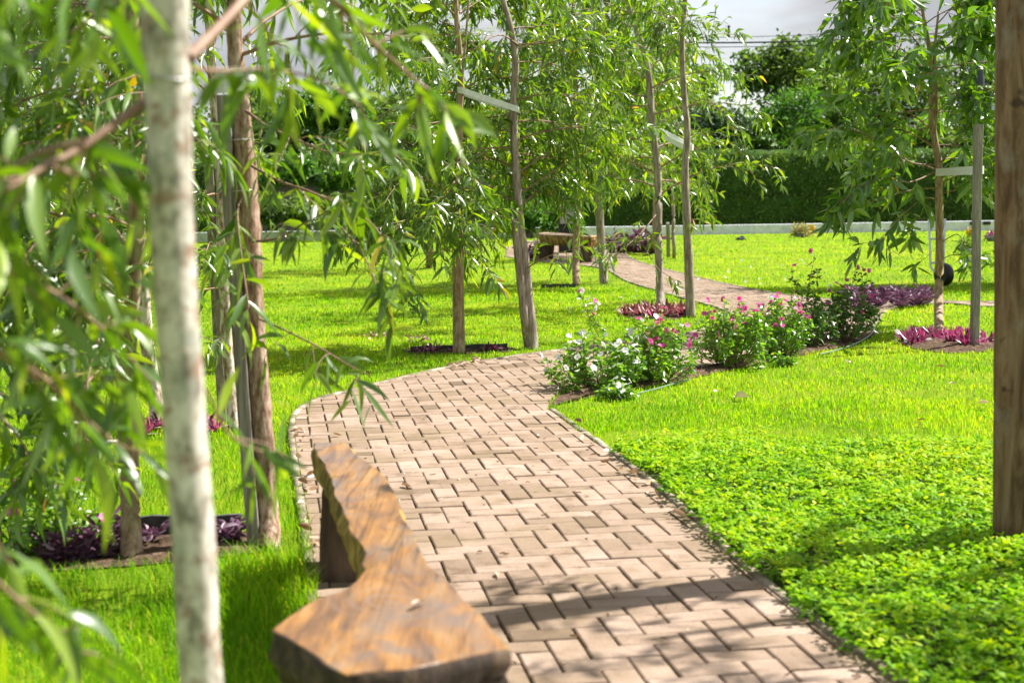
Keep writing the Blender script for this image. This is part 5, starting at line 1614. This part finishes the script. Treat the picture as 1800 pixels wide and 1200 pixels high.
far_tree(gb(1385, 51, 2.6), [B(1350, 225, 51, 40, 40), B(1400, 200, 51, 48, 48), B(1440, 235, 51, 40, 32), B(1380, 250, 50, 60, 22)], 6500, 'leaf_far_bright', 'bright green rounded shrub on top of the bank', 84, 'shrub', (.16, .08), cat='shrub')
far_tree(gb(1262, 50, 2.6), [B(1250, 215, 50, 42, 42), B(1290, 225, 50, 30, 40), B(1220, 235, 50, 30, 34), B(1275, 262, 49.5, 45, 16)], 5500, 'leaf_far_pale', 'dark shrub with pale flowering leaves hanging over the bank', 85, 'shrub', (.16, .08), cat='shrub')
far_tree(gb(1180, 55, 2.7), [B(1230, 150, 55, 30, 45), B(1180, 170, 55, 60, 60), B(1120, 200, 55, 60, 60)], 5000, 'leaf_far', 'dark tree on the bank behind the tall straight trunk', 86)
far_tree(gb(1330, 52, 2.6), [B(1310, 250, 51, 45, 22), B(1370, 258, 50, 45, 16), B(1430, 258, 50, 50, 16), B(1500, 258, 50, 50, 16)], 5500, 'leaf_far', 'low dark hedge along the top of the bank', 97, 'shrub', (.16, .08), cat='shrub')
far_tree(gb(1620, 52, 2.6), [B(1570, 250, 51, 50, 24), B(1640, 245, 51, 50, 28), B(1710, 250, 51, 50, 24), B(1775, 248, 51, 40, 26)], 6000, 'leaf_far', 'low dark hedge on the bank right behind the grey stake', 98, 'shrub', (.16, .08), cat='shrub')
far_tree(gb(1190, 52, 2.6), [B(1160, 240, 51, 50, 30), B(1215, 250, 50, 40, 20), B(1100, 240, 51, 50, 34)], 4500, 'leaf_far', 'dark shrub on the bank glimpsed between the two island trunks', 99, 'shrub', (.16, .08), cat='shrub')
far_tree(gb(1490, 51, 2.6), [B(1490, 215, 51, 45, 40), B(1530, 245, 51, 40, 25)], 3500, 'leaf_far', 'dark green shrub on the bank left of the broad leaved tree', 87, 'shrub', (.16, .08), cat='shrub')
far_tree(gb(520, 52, .0), [B(480, 225, 52, 60, 55), B(540, 235, 52, 60, 45), B(450, 190, 53, 40, 45), B(590, 255, 52, 50, 40)], 6500, 'leaf_far', 'dark bushy tree seen through the branches left of the path bend', 88)
far_tree(gb(700, 54, .0), [B(650, 220, 54, 60, 60), B(730, 200, 54, 60, 70), B(790, 230, 54, 50, 60), B(700, 280, 53, 90, 40)], 6500, 'leaf_far', 'dark tree behind the trees at the path bend', 89)
far_tree(gb(930, 54, .0), [B(880, 230, 54, 60, 70), B(960, 220, 54, 70, 80), B(1030, 240, 54, 60, 70), B(940, 310, 53, 100, 40)], 6500, 'leaf_far', 'wide dark tree behind the curved light trunk', 90)
far_tree(gb(150, 50, .0), [B(60, 210, 50, 90, 80), B(160, 240, 50, 90, 70), B(250, 260, 50, 70, 60), B(340, 250, 50, 60, 60), B(-40, 240, 50, 90, 90), B(120, 320, 49, 140, 40)], 8500, 'leaf_far', 'broad dark tree filling the far left background', 91)
far_tree(gb(500, 43.2, .0), [B(470, 372, 43.2, 40, 24), B(530, 365, 43.2, 48, 28), B(590, 372, 43.2, 40, 22)], 4500, 'leaf_far', 'dark hedge like shrub in front of the far stone wall', 92, 'shrub', (.14, .07), cat='shrub')
far_tree(gb(330, 43.2, .0), [B(240, 365, 43.2, 60, 30), B(330, 360, 43.2, 60, 32), B(400, 368, 43.2, 45, 26), B(130, 362, 43.2, 70, 34), B(30, 362, 43.2, 60, 34)], 6500, 'leaf_far', 'long dark shrub at the far left edge of the lawn', 93, 'shrub', (.14, .07), cat='shrub')
far_tree(gb(790, 43.2, .0), [B(740, 370, 43.2, 55, 26), B(820, 365, 43.2, 55, 30), B(890, 372, 43.2, 45, 22)], 5000, 'leaf_far', 'dark low shrub behind the tree in the framed bed', 94, 'shrub', (.14, .07), cat='shrub')
far_tree(gb(640, 43.2, .0), [B(610, 385, 43.2, 40, 22), B(660, 380, 43.2, 45, 26), B(705, 386, 43.2, 40, 20)], 4500, 'leaf_far_bright', 'bright low shrub at the far lawn edge behind the drooping branches', 101, 'shrub', (.14, .07), cat='shrub')
far_tree(gb(925, 43.2, .0), [B(900, 380, 43.2, 40, 24), B(950, 376, 43.2, 45, 26), B(995, 385, 43.2, 35, 20)], 4500, 'leaf_far_bright', 'bright low shrub at the far lawn edge left of the dark bin', 102, 'shrub', (.14, .07), cat='shrub')
far_tree(gb(580, 50, .0), [B(560, 190, 50, 50, 40), B(620, 205, 50, 50, 45), B(500, 300, 46, 60, 26), B(600, 310, 46, 60, 24)], 6500, 'leaf_far_bright', 'sunlit green tree rising behind the stone wall at left', 103)
# stone wall on the left
MT['wall'] = solid_mat('grey_stone_wall', nc(3.5, [(.3, (.1, .085, .08)), (.55, (.2, .175, .165)), (.8, (.29, .26, .25))], 6, .65), .9, .15, (nh(9, 5, .7), 1, .05))
b = MB()
x0, x1 = P(430, 350, 46.5)[0], P(905, 350, 46.5)[0]
xs = np.linspace(x0, x1, 40); vs = []
for i, xx in enumerate(xs):
    top = 2.0 + .12 * (i // 5 % 2) + RNG.normal(0, .01)
    vs += [(xx, 46.2, -.05), (xx, 46.22, top - .1), (xx, 46.16, top - .09), (xx, 46.16, top), (xx, 46.5, top), (xx, 46.5, -.05)]
b.add(vs, [(i * 6 + k, i * 6 + k + 1, i * 6 + 7 + k, i * 6 + 6 + k) for i in range(39) for k in range(5)])
tagp(b.build('stone_wall', MT['wall'], smooth=False, base=[(x0 + x1) / 2, 46.3, 0]), 'grey brown stone wall glimpsed through leaves behind the left lawn', 'wall')

# utility pole, wires
MT['pole'] = solid_mat('dark_pole', nc(6, [(.3, (.05, .055, .065)), (.7, (.1, .105, .12))], mapscale=(1, 1, .2)), .8, .2)
pp_ = P(1722, 200, 57); 
t = thing('utility_pole', [pp_[0], 57, 2.68], 'dark utility pole rising behind the broad leaved tree at right', 'pole')
ztop = P(1722, -30, 57)[2]
b = MB(); b.tube([[pp_[0], 57, 2.4], [pp_[0], 57, 5], [pp_[0], 57, ztop]], [.17, .16, .13], 12); b.build('shaft', MT['pole'], t)
zc = P(1722, 55, 57)[2]
b = MB(); b.box([pp_[0], 56.8, zc], (1.6, .1, .12)); b.build('crossarm', MT['pole'], t, smooth=False)
MT['cable'] = solid_mat('black_cable', lambda n: (.03, .03, .035), .6, .3)
for py0, py1, lab, r in ((52, 38, 'topmost', .012), (58, 52, 'thick middle', .03), (65, 60, 'lowest', .014)):
    pa = P(900, py0 + 6, 52); pb2 = P(1722, py1, 57)
    pts = [pa + (pb2 - pa) * f - np.array([0, 0, .35 * 4 * f * (1 - f)]) for f in np.linspace(0, 1, 24)]
    b = MB(); b.tube(pts, [r] * 24, 5, False)
    tagp(b.build('power_line', MT['cable'], base=pa), lab + ' of the power lines crossing the cloudy sky', 'power line', 'power lines in the sky')
c = P(1281, 55.5, 54.2)
b = MB(); b.box(c, (.06, .05, .42)); b.box(c + [0, 0, .16], (.1, .07, .05)); b.box(c + [0, 0, -.16], (.1, .07, .05)); b.box(c, (.1, .08, .06))
tagp(b.build('line_spacer', MT['cable'], smooth=False, base=c), 'small dark spacer clamped on the power lines', 'spacer')
# pale teal roofed shelter on the bank at right
MT['teal'] = solid_mat('teal_sheet', lambda n: (.05, .3, .26), .5, .4)
MT['whitep'] = solid_mat('pale_sheet', lambda n: (.6, .68, .7), .6, .3)
c = P(1742, 200, 53); c[2] = 2.6
t = thing('shelter', c, 'pale shelter with teal trim glimpsed left of the wooden post', 'shelter')
s_ = 53 / F_PX
b = MB(); zt = P(1742, 168, 53)[2]; zb = P(1742, 205, 53)[2]
b.box([c[0] + .35, 53.2, (zt + zb) / 2], (1.9, .8, zt - zb)); b.build('panel', MT['whitep'], t, smooth=False)
b = MB(); b.box([c[0] + .35, 53.1, zt + .05], (2.1, 1.1, .1)); b.box([c[0] + .35, 53.1, zb - .12], (2.1, 1.1, .24)); b.build('trim', MT['teal'], t, smooth=False)
for sx in (-.5, 1.2):
    b = MB(); b.tube([[c[0] + sx, 53.2, 2.4], [c[0] + sx, 53.2, zb - .2]], [.05, .05], 8); b.build('leg', MT['pale_metal'], t)
# neighbouring tree just outside the frame at right, whose shade lies on the far lawn
far_tree([8.6, 20.3, 0], [(np.array([8.0, 20.3, 3.6]), np.array([1.0, .8, .8])), (np.array([9.4, 20.6, 4.0]), np.array([1.2, .9, .9])), (np.array([10.6, 20.9, 3.4]), np.array([1.0, .9, .8])), (np.array([7.5, 20.8, 5.2]), np.array([.9, .7, .5])), (np.array([8.8, 21.0, 5.0]), np.array([1.0, .8, .6]))], 7500, 'leaf_far_bright', 'leafy tree standing beyond the wooden post outside the right edge', 95, 'young_tree', (.16, .06))
t = Tree('young_tree', [3.25, 5.45, 0], 'sparse young tree outside the right edge beyond the wooden post', group=GRP, bark='bark_tan', lw=(.12, .026), seed=96)
t.stem([[3.25, 5.45, -.02], [3.23, 5.45, 1.0], [3.27, 5.43, 2.2], [3.21, 5.45, 3.7]], [.045, .04, .032, .016], 12, .02, True)
t.crown(2.4, 3.6, 9, lambda f: 1.1 - .2 * f, .009, (.0, .6), .7, 8, .34, 10, keep=lambda p: p[0] > p[1] * .4)
t.done()
